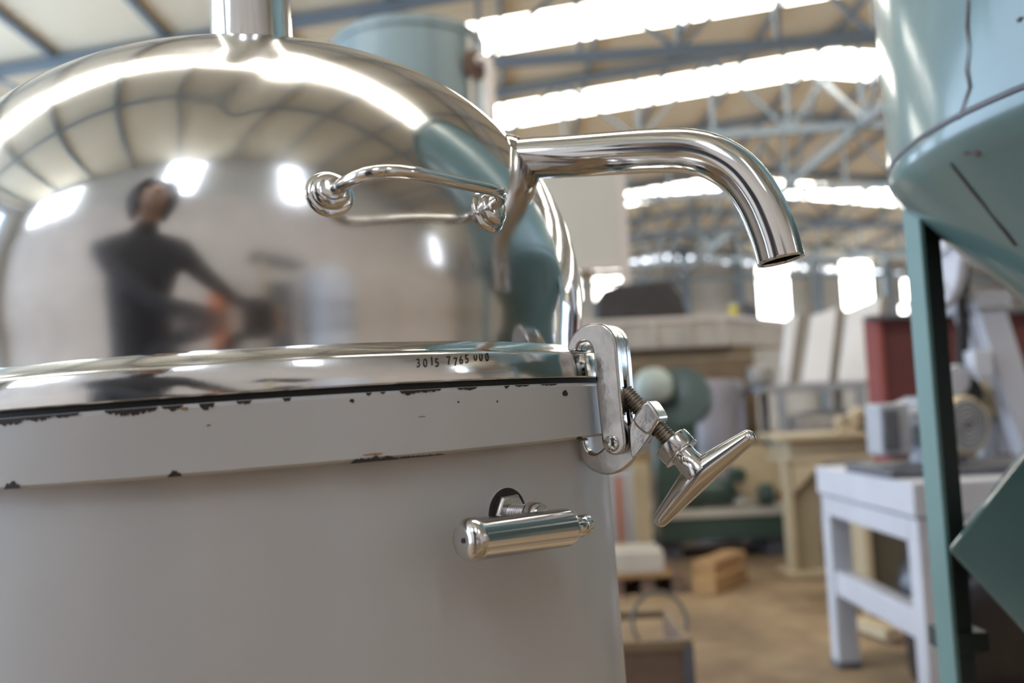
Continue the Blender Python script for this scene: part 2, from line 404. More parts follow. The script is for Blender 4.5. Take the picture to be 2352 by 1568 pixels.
k = 0
for px, Y in ((1577, YF - .4), (1700, YF - .4), (1880, YF - .4), (2040, YF - .4)):
    k += 1
    p = at(px, 700, Y)
    cpl = obj('column_%d' % k, MB().box2((p.x - .15, Y - .15, 0), (p.x + .15, Y + .15, roof_z(p.x) - .1)), 'truss', smooth=False)
    tag(cpl, 'blue steel column number %d standing against the far wall' % k, 'column', kind='structure')

# ================================================================== the separator machine (local frame: z along its slightly leaning axis)
TX, TY = -0.03086, 0.00368
AX = Vector((TX, TY, 1)).normalized()
E1 = Vector((0, 1, 0)).cross(AX).normalized(); E2 = AX.cross(E1)
MO = Vector((-0.1974, 0.8614, 0.0006))
sep = bpy.data.objects.new('centrifuge_separator', None); C.objects.link(sep)
sm = Matrix((E1, E2, AX)).transposed().to_4x4(); sm.translation = MO; sep.matrix_world = sm
tag(sep, 'white drum separator with polished steel dome lid, spout and clamp', 'separator machine')
def part(name, mb, material, parent=sep, **k): return obj(name, mb, material, parent, world=False, **k)
RC, RB = 0.330, 0.315
N = 160
def pc(r, deg, z): return Vector((r * math.cos(R(deg)), r * math.sin(R(deg)), z))
# drum body with a real hole for the side fitting is suggested by a recessed socket ring
body = part('drum_body', MB().lathe([(.16, .10), (.22, .12), (.29, .30), (RB, .42), (RB, 1.121)], n=N), 'enamel')
base = part('pedestal', MB().lathe([(.26, 0), (.26, .05), (.20, .08), (.17, .12)], n=64), 'enamel')
collar = part('collar_ring', MB().lathe([(RB - .004, 1.1197), (RC - .002, 1.1197), (RC, 1.1215), (RC, 1.1595), (RC - .0022, 1.1620), (RB - .01, 1.1625)], n=N, cap=False), 'enamel')
gask = part('gasket', MB().lathe([(.29, 1.1600), (.3245, 1.1600), (.3255, 1.164), (.3245, 1.1675), (.29, 1.1675)], n=N, cap=False), 'gasket')
# dome lid with its dents
Z0, RD, HD, PP, QQ = 1.1958, 0.30426, 0.29483, 2.5577, 2.3619
def dome_r(h):
    if h >= HD: return 0.0
    r = RD * max(0.0, 1 - (max(h, 0) / HD) ** PP) ** (1 / QQ)
    r += 0.0030 * math.exp(-((h - .11) / .06) ** 2) - 0.0045 * math.exp(-((h) / .03) ** 2)
    return r
DENTS = [(-72.5, .212, 9, .030, .0042), (-78, .178, 6, .020, .0016), (-66, .225, 5, .015, -.0010), (-84, .228, 8, .012, .0010)]
def dent(deg, h):
    d = 0.0
    for a, hh, wa, wh, amp in DENTS:
        d += amp * math.exp(-((deg - a) / wa) ** 2 - ((h - hh) / wh) ** 2)
    # a crease running down from the dent
    t = (h - .205) / .035
    d += .0016 * math.exp(-((deg + 74.0 - 3.5 * t) / 2.2) ** 2 - (t * 1.1 + .8) ** 2)
    return d
NA, NH = 288, 110
mb = MB(); vs = []
for i in range(NH + 1):
    h = HD * math.sin((i / NH) * math.pi / 2)
    if i == NH: h = HD * 0.99995
    r = dome_r(h)
    for j in range(NA):
        deg = -180 + 360 * j / NA
        d = dent(deg, h)
        n_ = min(1, h / HD)
        vs.append(pc(max(r - d * (1 - n_ * .5), .001), deg, Z0 + h - d * n_ * .6))
fs = [(i * NA + j, i * NA + (j + 1) % NA, (i + 1) * NA + (j + 1) % NA, (i + 1) * NA + j) for i in range(NH) for j in range(NA)]
fs.append(tuple(range(NH * NA, (NH + 1) * NA)))
lid = part('dome_lid', mb.add(vs, fs), 'dome', angle=80)
lf = part('lid_flange', MB().lathe([(.29, 1.1662), (RC - .001, 1.1662), (RC, 1.1672), (RC, 1.1835), (RC - .0015, 1.1855), (RC - .004, 1.1862), (.312, 1.1862), (.306, 1.1872), (.3015, 1.1905), (RD - .0045, 1.1958)], n=N, cap=False), 'flange', lid)
# stamped number on the flange
def stamped(chars, deg0, z0, hgt):
    mb = MB()
    dg = bpy.context.evaluated_depsgraph_get()
    for ch, x, dz, cut, rot in chars:
        cu = bpy.data.curves.new('t', 'FONT'); cu.body = ch; cu.size = hgt / 0.70; cu.resolution_u = 3; cu.offset = 0.00012
        o = bpy.data.objects.new('t', cu); C.objects.link(o); bpy.context.view_layer.update()
        me = o.evaluated_get(bpy.context.evaluated_depsgraph_get()).to_mesh()
        bm = bmesh.new(); bm.from_mesh(me); o.evaluated_get(dg).to_mesh_clear() if False else None
        if cut: bmesh.ops.bisect_plane(bm, geom=bm.verts[:] + bm.edges[:] + bm.faces[:], plane_co=(0, hgt * cut, 0), plane_no=(0, 1, 0), clear_outer=True)
        bmesh.ops.triangulate(bm, faces=bm.faces)
        bm.verts.index_update()
        vs = []
        for v in bm.verts:
            a, b = v.co.x * 0.80, v.co.y
            a, b = a * math.cos(rot) - b * math.sin(rot), a * math.sin(rot) + b * math.cos(rot)
            vs.append(pc(RC + .00025, deg0 + math.degrees((a + x) / RC), z0 + b + dz))
        mb.add(vs, [tuple(v.index for v in f.verts) for f in bm.faces]); bm.free()
        bpy.data.objects.remove(o); bpy.data.curves.remove(cu)
    return mb
chars = [('3', 0, 0, 0, 0.02), ('0', .0048, 0, 0, -.02), ('1', .0098, .0010, 0, 0), ('5', .0136, -.0002, 0, .05), ('7', .0228, .0010, 0, 0.08), ('7', .0278, 0.0, 0, .02),
         ('6', .0322, .0012, 0, 0), ('5', .0370, .0017, 0, .06), ('0', .0442, .0030, .68, 0.05), ('0', .0487, .0028, .8, 0), ('0', .0540, .0026, 0, 0)]
def ang_of(px):
    lo, hi = -120.0, -20.0
    for _ in range(50):
        mid = (lo + hi) / 2; P = sm @ pc(RC, mid, 1.17); dd = P - Vector((0, 0, EYE))
        x_ = 1176 + FPX * dd.dot(IR) / dd.dot(FW)
        if x_ < px: lo = mid
        else: hi = mid
    return lo
sn = part('serial_number', stamped(chars, ang_of(958), 1.1762, .0056), 'stamp', lid, smooth=False); sn['label'] = 'stamped number 3015 7765 000'
# paint chips on the collar
def chip(px0, px1, z0, z1, edge, seed, material='chip', nm='paint_chip'):
    rnd = random.Random(seed); a0, a1 = ang_of(px0), ang_of(px1); k = max(6, int((px1 - px0) / 4))
    vs = []; 
    for i in range(k + 1):
        a = a0 + (a1 - a0) * i / k; s = max(0.0, math.sin(math.pi * i / k)) ** .45
        j = rnd.uniform(.45, 1.0)
        if edge == 'top': lo, hi = z1 - (z1 - z0) * s * j, z1
        elif edge == 'bottom': lo, hi = z0, z0 + (z1 - z0) * s * j
        else: zc = (z0 + z1) / 2; lo, hi = zc - (z1 - z0) / 2 * s * j, zc + (z1 - z0) / 2 * s * rnd.uniform(.6, 1)
        vs += [pc(RC + .0003, a, lo), pc(RC + .0003, a, hi)]
    part(nm, MB().add(vs, [(2 * i, 2 * i + 2, 2 * i + 3, 2 * i + 1) for i in range(k)]), material, collar, smooth=False)
top = 1.1612
for i, (a, b, d) in enumerate([(-30, 60, .0030), (55, 120, .0024), (115, 182, .0016), (238, 362, .0030), (368, 421, .0022), (455, 492, .0028), (540, 578, .0018), (646, 668, .0020), (838, 852, .0016), (870, 884, .0010),
                             (914, 962, .0022), (940, 1012, .0014), (1046, 1094, .0014), (1155, 1168, .0014), (1178, 1215, .0008), (1235, 1278, .0007)]):
    chip(a, b, top - d * 1.5, top + .0004, 'top', i)
chip(799, 811, 1.1555, 1.1588, 'mid', 30); chip(1287, 1300, 1.1510, 1.1572, 'mid', 31)
chip(376, 410, 1.1200, 1.1245, 'bottom', 32); chip(4, 42, 1.1200, 1.1250, 'bottom', 33)
chip(793, 900, 1.1188, 1.1228, 'bottom', 34); chip(860, 1010, 1.1190, 1.1206, 'bottom', 35); chip(1310, 1326, 1.1195, 1.1215, 'bottom', 36)
chip(1045, 1051, 1.1515, 1.1530, 'mid', 37); chip(1135, 1139, 1.1500, 1.1522, 'mid', 38); chip(470, 481, 1.1478, 1.1490, 'mid', 39); chip(952, 972, 1.1440, 1.1447, 'mid', 40)
chip(412, 432, 1.1580, 1.1606, 'mid', 41, 'rust', 'rust_spot'); chip(820, 870, 1.1225, 1.1242, 'mid', 42, 'rust', 'rust_spot')
# lifting handle
bl, br = Vector((.12, -.2706, 1.295)), Vector((.2219, -.1969, 1.2922))
hn = Vector((math.cos(R(-56)), math.sin(R(-56)), 0))
def rounded(pts, r, n=8):
    out = [Vector(pts[0])]
    for i in range(1, len(pts) - 1):
        p0, p1, p2 = Vector(pts[i - 1]), Vector(pts[i]), Vector(pts[i + 1])
        rr = r[i - 1] if isinstance(r, (list, tuple)) else r
        d0, d1 = (p0 - p1), (p2 - p1); l = min(rr, d0.length * .95, d1.length * .95)
        a, b = p1 + d0.normalized() * l, p1 + d1.normalized() * l
        for j in range(n + 1):
            t = j / n; out.append(a * (1 - t) ** 2 + p1 * 2 * t * (1 - t) + b * t ** 2)
    out.append(Vector(pts[-1])); return out
hp = rounded([bl - hn * .012, bl + hn * .064 + Vector((0, 0, .004)), br + hn * .034 + Vector((0, 0, .007)), br - hn * .012], [.045, .022])
hd = part('lifting_handle', MB().tube(hp, .0046, 18), 'chrome')
for b in (bl, br):
    nb = Vector((b.x, b.y, .06)).normalized()
    part('handle_boss', MB().lathe([(.0165, -.006), (.0165, .003), (.0150, .0045), (.0125, .005), (.0125, .0095), (.0110, .011), (.0085, .0118), (.0080, .0135), (.0058, .0142)], b, nb, 36), 'chrome', hd)
# outlet spout
sr = Vector((.2578, -.0854, 1.3632)); er = Vector((math.cos(R(-24)), math.sin(R(-24)), 0))
sp = [(-.045, .003), (0, 0), (.038, -.005), (.096, -.012), (.125, -.0165), (.146, -.0215), (.165, -.031), (.182, -.047), (.195, -.071), (.203, -.098), (.2065, -.1195)]
def cr_spline(pts, n=6):
    out = []
    for i in range(len(pts) - 1):
        p0, p1, p2, p3 = pts[max(i - 1, 0)], pts[i], pts[i + 1], pts[min(i + 2, len(pts) - 1)]
        for j in range(n):
            t = j / n; out.append(.5 * ((2 * p1) + (p2 - p0) * t + (2 * p0 - 5 * p1 + 4 * p2 - p3) * t * t + (3 * p1 - p0 - 3 * p2 + p3) * t ** 3))
    out.append(pts[-1]); return out
sp3 = cr_spline([sr + er * a + Vector((0, 0, b)) for a, b in sp])
rs = .0180
spo = MB().tube(sp3, rs, 36, cap=False)
spout = part('outlet_spout', spo, 'chrome', angle=60)
sol = spout.modifiers.new('wall', 'SOLIDIFY'); sol.thickness = .0016; sol.offset = -1
part('spout_weld_collar', MB().lathe([(.0285, -.034), (.0270, -.012), (.0245, -.003), (.0215, .0035), (.0190, .0065), (.0181, .0075)], sr - er * .007, er + Vector((0, 0, .10)), 40, cap=False), 'dome', spout)
# inlet pipe on top
inp = part('inlet_pipe', MB().lathe([(.0385, 1.470), (.0385, 2.05)], (.003, -.001, 0), n=48), 'chrome')
part('pipe_weld_ring', MB().lathe([(.050, 1.481), (.046, 1.4895), (.040, 1.4935), (.0385, 1.4945)], (.003, -.001, 0), n=48, cap=False), 'dome', inp)
# clamp
PHI = -26
er = Vector((math.cos(R(PHI)), math.sin(R(PHI)), 0)); et = Vector((er.y, -er.x, 0)); co = er * RC + Vector((0, 0, 1.15))
def mm_(pts, it=2):
    pts = [(a / 1000, b / 1000) for a, b in pts]
    for _ in range(it):
        out = []
        for i, (a, b) in enumerate(pts):
            c, d = pts[(i + 1) % len(pts)]
            f_ = min(.25, .004 / max(math.hypot(c - a, d - b), 1e-6))
            out += [(a + (c - a) * f_, b + (d - b) * f_), (c + (a - c) * f_, d + (b - d) * f_)]
        pts = out
    return pts
hook = [(-14.1, 37.2), (-12.6, 44.7), (-8.3, 50.4), (-3, 54.6), (4, 57.2), (11, 57.6), (17.8, 55.8), (23.5, 51.0), (26.4, 44.6), (27.2, 36), (27.2, 18.6), (27.2, -9.7), (28.0, -36.4), (26.2, -41.9), (21.0, -45.4), (15.2, -44.6), (10.8, -41.3), (8.9, -36.4), (8.4, -13.7), (7.9, 7.8), (8.2, 34.1), (6.8, 40.5), (3.2, 43.9), (-1.2, 44.0), (-4.6, 41.2), (-6.1, 37.0)]
clamp = part('clamp_hook', MB().prism(mm_(hook), co, er, Vector((0, 0, 1)), et, .0055, .017), 'clampmetal', bevel=.0018, seg=3)
clamp['label'] = 'cast steel hook over the lid flange'
part('hook_cheek', MB().prism(mm_(hook), co, er, Vector((0, 0, 1)), et, -.017, -.0055), 'clampmetal', clamp, bevel=.0018, seg=3)
bridge = [(-14.0, 37.3), (-12.6, 44.6), (-8.3, 50.2), (-3, 54.4), (4, 57.0), (11, 57.4), (17.8, 55.6), (23.3, 50.9), (26.2, 44.6), (27.0, 36), (27.0, 12), (17, 12), (9.0, 30), (8.2, 34.1), (6.8, 40.5), (3.2, 43.9), (-1.2, 44.0), (-4.6, 41.2), (-6.1, 37.1)]
part('hook_bridge', MB().prism(mm_(bridge, 1), co, er, Vector((0, 0, 1)), et, -.0058, .0058), 'clampmetal', clamp)
jaw = [(-16.2, -31.0), (-16.4, -41.2), (-13.3, -50.0), (-5.2, -57.6), (5.3, -61.0), (15.1, -59.7), (25.0, -54.0), (36.9, -42.9), (47.3, -30.6), (52.9, -22.6), (52.2, -17), (46.4, -8.5), (42.5, -8.6), (31.5, -18.5), (24.6, -27.2), (13.4, -33.2), (6.5, -38.2), (1.8, -42.6), (-3.5, -44.2), (-8.2, -41.5), (-10.0, -36), (-10.2, -31.0)]
jw = part('clamp_jaw', MB().prism(mm_(jaw), co, er, Vector((0, 0, 1)), et, -.0050, .0050), 'clampmetal', bevel=.0016, seg=3)
jw['label'] = 'lower steel jaw hooked under the collar'
arm = [(29.2, -50.2), (36.9, -42.9), (47.3, -30.6), (52.9, -22.6), (52.2, -17.5), (46.4, -9.0), (42.5, -9.0), (34.5, -17), (30.0, -25)]
part('jaw_arm', MB().prism(mm_(arm), co, er, Vector((0, 0, 1)), et, -.0115, .0115), 'clampmetal', jw, bevel=.002, seg=3)
blk = [(33.6, -17.6), (41.6, -8.0), (45.5, -5.6), (48.5, -7.2), (54.4, -17.6), (53.8, -22.0), (46.6, -31.0), (42.2, -31.0), (34, -23)]
part('screw_block', MB().prism(mm_(blk), co, er, Vector((0, 0, 1)), et, -.0125, .0125), 'clampmetal', jw, bevel=.002, seg=3)
pinp = co + er * .0165 + Vector((0, 0, -.0362))
part('pivot_pin', MB().lathe([(.0062, -.0195), (.0062, .0180), (.0056, .0192), (.0035, .0199)], pinp, et, 24), 'chrome', clamp)
# screw and tee
def cp(u, v, t=0.0): return co + er * (u / 1000) + Vector((0, 0, v / 1000)) + et * t
s0, s1 = cp(24.5, 3.2), cp(63, -44.0)
sd = (s1 - s0).normalized(); sl = (s1 - s0).length
prof = []; i = 0; L = 0.0
while L < sl:
    prof += [(.0058, L), (.0070, L + .0009), (.0070, L + .0013), (.0058, L + .0022)]; L += .0024
scr = part('clamp_screw', MB().lathe(prof, s0, sd, 24), 'thread')
tee = part('tee_handle', MB(), 'chrome') if False else None
bd_ = Vector((0, 0, 1)) - sd * sd.z; bd_ = (er * (117 - 43.5) + Vector((0, 0, 1)) * (-38 + 97.4)).normalized()
tc_ = cp(77.8, -63.6)
path = []; rad = []
for i in range(33):
    t = -1 + 2 * i / 32
    r_ = .0060 + .0055 * (1 - math.sqrt(t * t + .02) / 1.01)
    path.append(tc_ + bd_ * (.0458 * t) + sd * (.0105 - r_)); 
    rad.append(r_)
for q in (.35, .6, .8, .93, 1.0):
    path.insert(0, tc_ - bd_ * (.0458 + .0056 * q) + sd * .0045); rad.insert(0, .0060 * math.sqrt(1.002 - q * q))
    path.append(tc_ + bd_ * (.0458 + .0056 * q) + sd * .0045); rad.append(.0060 * math.sqrt(1.002 - q * q))
tmb = MB().tube(path, rad, 28)
tee = part('tee_handle', tmb, 'chrome', angle=60)
tee['label'] = 'polished tee handle bar of the clamp screw'
tl = (tc_ - s1).length
part('tee_stem', MB().lathe([(.0100, -.005), (.0098, .006), (.0096, .012), (.0108, .018), (.0125, .023), (.0125, tl + .001)], s1 - sd * .002, sd, 28), 'chrome', tee)
part('tee_collar', MB().lathe([(.0128, -.012), (.0145, -.0108), (.0148, -.009), (.0148, -.0015), (.0140, .0003), (.0125, .0005)], s1 + sd * .003, sd, 28, cap=True), 'clampmetal', tee)
part('lock_washer', MB().lathe([(.0080, 0), (.0150, 0), (.0152, .0006), (.0150, .0012), (.0080, .0012)], s1 + sd * .0037, sd, 32, cap=False), 'clampmetal', tee)
part('tee_pin', MB().lathe([(.0024, 0), (.0024, .0016), (.0016, .0021)], s1 + sd * .0095 + et * .0093 + bd_ * .001, et, 16), 'chrome', tee)
# side fitting
fa = R(-44.5); fr_ = Vector((math.cos(fa), math.sin(fa), 0)); hc = Vector((RB * math.cos(R(-45.3)), RB * math.sin(R(-45.3)), 1.0725))
fit = part('socket_recess', MB().lathe([(.0200, -.003), (.0198, .0009), (.0186, .0011), (.0184, -.001)], hc, fr_, 40, cap=False), 'enamel')
part('socket_floor', MB().lathe([(.0001, .0006), (.0186, .0007)], hc, fr_, 40, cap=False), 'chip', fit)
part('hex_nut', MB().lathe([(.0095, 0), (.0155, .0003), (.0155, .0045), (.0140, .006), (.0078, .006)], hc, fr_, 6, cap=False), 'clampmetal', fit, bevel=.0006)
prof = []; L = 0.004
while L < .026:
    prof += [(.0068, L), (.0076, L + .0006), (.0076, L + .0010), (.0068, L + .0016)]; L += .0018
stem = part('threaded_stem', MB().lathe(prof + [(.0066, .0275), (.0066, .0340)], hc, fr_, 28), 'clampmetal')
pa, pb = Vector((.1960, -.3002, 1.0668)), Vector((.2632, -.2382, 1.0626))
pd = (pb - pa).normalized(); pln = (pb - pa).length
plg = part('plunger', MB().lathe([(.0015, -.0010), (.0060, -.0016), (.0110, -.0004), (.0132, .0025), (.0137, .0060), (.0135, .0085), (.0129, .0095), (.0128, pln - .004), (.0112, pln), (.0078, pln + .0005)], pa, pd, 48), 'chrome')
part('plunger_tip', MB().lathe([(.0078, 0), (.0078, .0115), (.0070, .0125), (.0072, .0135), (.0072, .0175), (.0055, .0195)], pb, pd, 32), 'chrome', plg)
part('plunger_hole', MB().lathe([(.0001, -.0019), (.0016, -.0018), (.0016, .0)], pa, pd, 16, cap=False), 'gasket', plg)
part('stem_ferrule', MB().lathe([(.0082, .022), (.0092, .0235), (.0092, .030), (.0080, .033)], hc, fr_, 24), 'chrome', stem)

# ================================================================== teal hopper machine
HX, HY, HR, HZ = 1.022, 1.101, 0.507, 1.467
hop = thing('hopper_machine', 'teal painted cylindrical hopper with cone bottom standing on angle-iron legs', 'hopper', (HX, HY, 0))
obj('hopper_shell', MB().lathe([(HR, HZ), (HR, 2.35), (HR + .02, 2.35), (HR + .02, 2.38), (HR - .01, 2.38), (HR - .01, HZ)], (HX, HY, 0), n=96, cap=False), 'teal', hop)
cone = obj('hopper_cone', MB().lathe([(HR, HZ), (HR + .001, HZ - .012), (HR - .004, HZ - .026), (HR - .020, HZ - .048), (.13, HZ - .42), (.12, HZ - .48)], (HX, HY, 0), n=96, cap=False), 'teal', hop)
obj('seam_bead', MB().lathe([(HR - .001, HZ - .006), (HR + .0025, HZ - .003), (HR + .0025, HZ + .001), (HR - .001, HZ + .004)], (HX, HY, 0), n=96, cap=False), 'darkgrey', hop)
def on_cone(px, py, off=.002):
    # point of the cone surface below a surveyed sight line
    d = FW + IR * ((px - 1176) / FPX) - IU * ((py - 784) / FPX); o = Vector((0, 0, EYE)); t = .5
    while t < 2.5:
        p = o + d * t; rr = math.hypot(p.x - HX, p.y - HY); zz = p.z
        rl = HR if zz >= HZ - .02 else max(.12, HR - .02 - (HZ - .048 - zz) * (HR - .15) / .372)
        if rr <= rl + off: return p
        t += .001
    return p
def scratch(pts, wd, parent, nm='paint_scratch'):
    ps = [on_cone(*p) for p in pts]; mb = MB(); rnd = random.Random(len(pts) * 7 + int(pts[0][0]))
    cen = Vector((HX, HY, 0)); vs = []
    for i, p in enumerate(ps):
        t = (ps[min(i + 1, len(ps) - 1)] - ps[max(i - 1, 0)]).normalized()
        nrm = Vector((p.x - HX, p.y - HY, 0)).normalized(); s = t.cross(nrm).normalized() * wd * rnd.uniform(.5, 1.1)
        vs += [p + s, p - s]
    mb.add(vs, [(2 * i, 2 * i + 1, 2 * i + 3, 2 * i + 2) for i in range(len(ps) - 1)])
    obj(nm, mb, 'teal_scratch', parent, smooth=False)
scratch([(2180 + 150 * t, 375 + 190 * t) for t in [i / 10 for i in range(11)]], .0028, hop)
scratch([(2230, 352), (2240, 350), (2250, 355)], .004, hop); scratch([(2212, 352), (2222, 354)], .003, hop)
scratch([(2222, 0), (2219, 60), (2224, 110), (2218, 160), (2226, 200), (2212, 240), (2200, 275)], .0018, hop)
scratch([(2335, 50), (2345, 38)], .002, hop)
lx, ly = .588, 1.335
def angle_iron(x, y, z0, z1, ang, w_=.042, t=.006):
    c, s = math.cos(ang), math.sin(ang); u, v = Vector((c, s, 0)), Vector((-s, c, 0)); o = Vector((x, y, 0))
    return MB().prism([(0, 0), (w_, 0), (w_, t), (t, t), (t, w_), (0, w_)], o, u, v, Vector((0, 0, 1)), z0, z1)
lg = obj('leg', MB().box2((lx, ly - .052, 0), (lx + .006, ly, HZ - .02)), 'legteal', hop, smooth=False)
obj('leg_web', MB().box2((lx + .006, ly - .006, 0), (lx + .050, ly, HZ - .02)), 'darkgreen', lg, smooth=False)  # shade on the inner flange put into a much darker green
for dg in (65, -25, -115):
    obj('leg', angle_iron(HX + HR * math.cos(R(dg)), HY + HR * math.sin(R(dg)), 0, HZ - .02, R(dg + 135)), 'teal', hop, smooth=False)
p0 = at(2168, 1475, 1.33)
obj('leg_bracket', MB().box2((p0.x, p0.y - .01, p0.z - .014), (p0.x + .06, p0.y + .05, p0.z + .014)), 'darkgreen', hop, bevel=.001, smooth=False)
# inclined discharge chute
v0 = at(2178, 1262, 1.22); a37 = R(36)
cu, cv = Vector((math.cos(a37), 0, math.sin(a37))), Vector((math.sin(a37), 0, -math.cos(a37)))
cu = (cu + Vector((0, .42, 0))).normalized(); cv = (cv + Vector((0, -.22, 0))).normalized()
ch = obj('discharge_chute', MB().prism([(0, 0), (.62, 0), (.62, .34), (0, .34)], v0, cu, cv, Vector((.50, .86, 0)), 0, .30), 'teal', hop, bevel=.004, smooth=False)
obj('outlet_neck', MB().lathe([(.12, HZ - .48), (.12, HZ - .60)], (HX, HY, 0), n=40, cap=False), 'teal', hop)

# ================================================================== white bench and what stands on it
ZT, BX0, BX1, BY0, BY1 = .857, 1.325, 2.85, 3.10, 4.09
bn = thing('workbench', 'white painted steel workbench with thick double rim', 'workbench', ((BX0 + BX1) / 2, (BY0 + BY1) / 2, 0))
obj('bench_top', MB().box2((BX0, BY0, ZT - .115), (BX1, BY1, ZT)), 'white', bn, bevel=.004)
obj('apron_rail', MB().box2((BX0 + .012, BY0 + .012, ZT - .205), (BX1 - .012, BY0 + .085, ZT - .122)), 'white', bn, bevel=.003)
obj('apron_rail', MB().box2((BX0 + .012, BY1 - .085, ZT - .205), (BX1 - .012, BY1 - .012, ZT - .122)), 'white', bn, bevel=.003)
obj('apron_rail', MB().box2((BX0 + .010, BY0 + .086, ZT - .205), (BX0 + .083, BY1 - .086, ZT - .122)), 'white', bn, bevel=.003)
obj('apron_rail', MB().box2((BX1 - .083, BY0 + .086, ZT - .205), (BX1 - .010, BY1 - .086, ZT - .122)), 'white', bn, bevel=.003)
for x_ in (BX0 + .01, BX1 - .10):
    for y_ in (BY0 + .01, BY1 - .10):
        l_ = obj('leg', MB().box2((x_, y_, .02), (x_ + .09, y_ + .09, ZT - .205)), 'white', bn, bevel=.004)
        obj('foot_cap', MB().box2((x_ - .004, y_ - .004, 0), (x_ + .094, y_ + .094, .03)), 'darkgrey', l_, bevel=.003)
    obj('side_stretcher', MB().box2((x_ + .01, BY0 + .10, .315), (x_ + .08, BY1 - .10, .415)), 'white', bn, bevel=.004)

def motor(name, label, c, ax, r, L, m_body, m_fan, foot_z, group=None):
    c = Vector(c); ax = Vector(ax).normalized(); side = ax.cross(Vector((0, 0, 1))).normalized()
    t = thing(name, label, 'motor', (c.x, c.y, foot_z), group)
    mb = MB().lathe([(r * .55, -L * .5), (r * .92, -L * .47), (r, -L * .42), (r, L * .28)], c, ax, 40)
    obj('motor_body', mb, m_body, t)
    for i in range(14):
        a = math.pi * 2 * i / 14; d = side * math.cos(a) + Vector((0, 0, 1)).cross(side).cross(side) * 0
        d = side * math.cos(a) + ax.cross(side) * math.sin(a)
        obj('cooling_fin', MB().bar(c + d * r - ax * L * .34, c + d * r + ax * L * .22, .006, .02, d), m_body, t, smooth=False)
    cv = obj('fan_cover', MB().lathe([(r * 1.06, L * .26), (r * 1.06, L * .44), (r * 1.0, L * .48), (r * .93, L * .485), (r * .93, L * .475)], c, ax, 40, cap=False), 'cream' if m_body == 'grey' else m_body, t)
    obj('fan_grille', MB().lathe([(.001, L * .478), (r * .94, L * .478)], c, ax, 40, cap=False), m_fan, cv)
    for k in range(5):
        obj('grille_ring', MB().lathe([(r * (.2 + .16 * k), L * .479), (r * (.2 + .16 * k) + .004, L * .486), (r * (.2 + .16 * k) + .008, L * .479)], c, ax, 32, cap=False), 'grey', cv)
    obj('shaft', MB().lathe([(r * .16, -L * .75), (r * .16, -L * .45)], c, ax, 20), 'clampmetal', t)
    for s in (-1, 1):
        obj('mounting_foot', MB().box2(Vector((c.x, c.y, foot_z)) + side * s * r * .35 - ax * L * .25, Vector((c.x, c.y, c.z - r * .75)) + side * s * r * .95 + ax * L * .15), m_body, t, bevel=.004, smooth=False)
    return t, side
mc = at(2145, 977, 3.50)
mt_, sd_ = motor('electric_motor', 'grey electric motor with dark fan grille on the white bench', mc, (.35, -.94, 0), .104, .34, 'grey', 'darkgrey', ZT + .036)
tb = at(2040, 985, 3.42)
tbx = obj('terminal_box', MB().box((tb.x, tb.y, tb.z), (.115, .14, .19)), 'grey', mt_, bevel=.008)
obj('terminal_cover', MB().box((tb.x - .02, tb.y - .074, tb.z), (.06, .02, .15)), 'darkgrey', tbx, bevel=.006)
obj('cable_gland', MB().lathe([(.018, 0), (.018, .006), (.012, .008)], (tb.x, tb.y, tb.z - .094), (0, 0, -1), 16), 'darkgrey', tbx)
p_ = at(2120, 1078, 3.55)
bb = obj('motor_plinth', MB().box2((p_.x - .24, 3.26, ZT), (p_.x + .66, 3.72, ZT + .035)), 'darkgrey', bevel=.004, smooth=False)
tag(bb, 'dark oily steel base plate lying on the white bench', 'base plate')

# belt drive stand
bs = thing('belt_drive_stand', 'white slanted belt-drive stand with big pulley wheel on the bench', 'belt drive', (2.1, 3.8, ZT))
q0, q1 = at(2262, 705, 3.85), at(2375, 1098, 3.85)
obj('slanted_post', MB().bar((q0.x, 3.85, q0.z), (q1.x, 3.85, ZT + .03), .115, .10, (0, 1, 0)), 'white', bs, bevel=.006, smooth=False)
q2 = at(2262, 705, 3.85)
obj('slanted_post', MB().bar((q2.x + .02, 4.02, q2.z), (q1.x - .02, 4.02, ZT + .03), .10, .10, (0, 1, 0)), 'white', bs, bevel=.006, smooth=False)
obj('bearing_head', MB().box((q0.x + .0, 3.92, q0.z + .02), (.15, .30, .07)), 'grey', bs, bevel=.006, smooth=False)
q3 = at(2246, 835, 3.80)
obj('bearing_bracket', MB().box((q3.x, 3.80, q3.z), (.075, .10, .11)), 'white', bs, bevel=.006, smooth=False)
wc = at(2150, 606, 3.86)
fw_ = obj('flywheel', MB().lathe([(.03, -.015), (.17, -.012), (.190, -.022), (.197, -.018), (.197, .018), (.190, .022), (.17, .012), (.03, .015)], (wc.x, 3.86, wc.z), (.99, .10, 0), 56), 'white', bs)
obj('wheel_hub', MB().lathe([(.04, -.03), (.04, .03)], (wc.x, 3.86, wc.z), (.99, .10, 0), 24), 'grey', fw_)
for i in range(5):
    a = i * 2 * math.pi / 5 + .3
    obj('wheel_rib', MB().bar((wc.x - .014, 3.86 + .045 * math.cos(a), wc.z + .045 * math.sin(a)), (wc.x - .014, 3.86 + .17 * math.cos(a), wc.z + .17 * math.sin(a)), .012, .012, (1, 0, 0)), 'white', fw_, smooth=False)
sc_ = at(2190, 872, 3.80)
sp_ = obj('small_pulley', MB().lathe([(.02, -.03), (.058, -.03), (.062, -.024), (.062, .02), (.02, .025)], (sc_.x, 3.80, sc_.z), (-.3, 1, 0), 32), 'white', bs)
b0, b1 = at(2213, 590, 3.88), at(2212, 885, 3.84)
obj('drive_belt', MB().bar((b0.x, 3.88, b0.z), (b1.x, 3.84, b1.z),   .045, .020, (0, 1, 0)), 'black', bs, smooth=False)
b2, b3 = at(2160, 715, 3.88), at(2168, 880, 3.84)
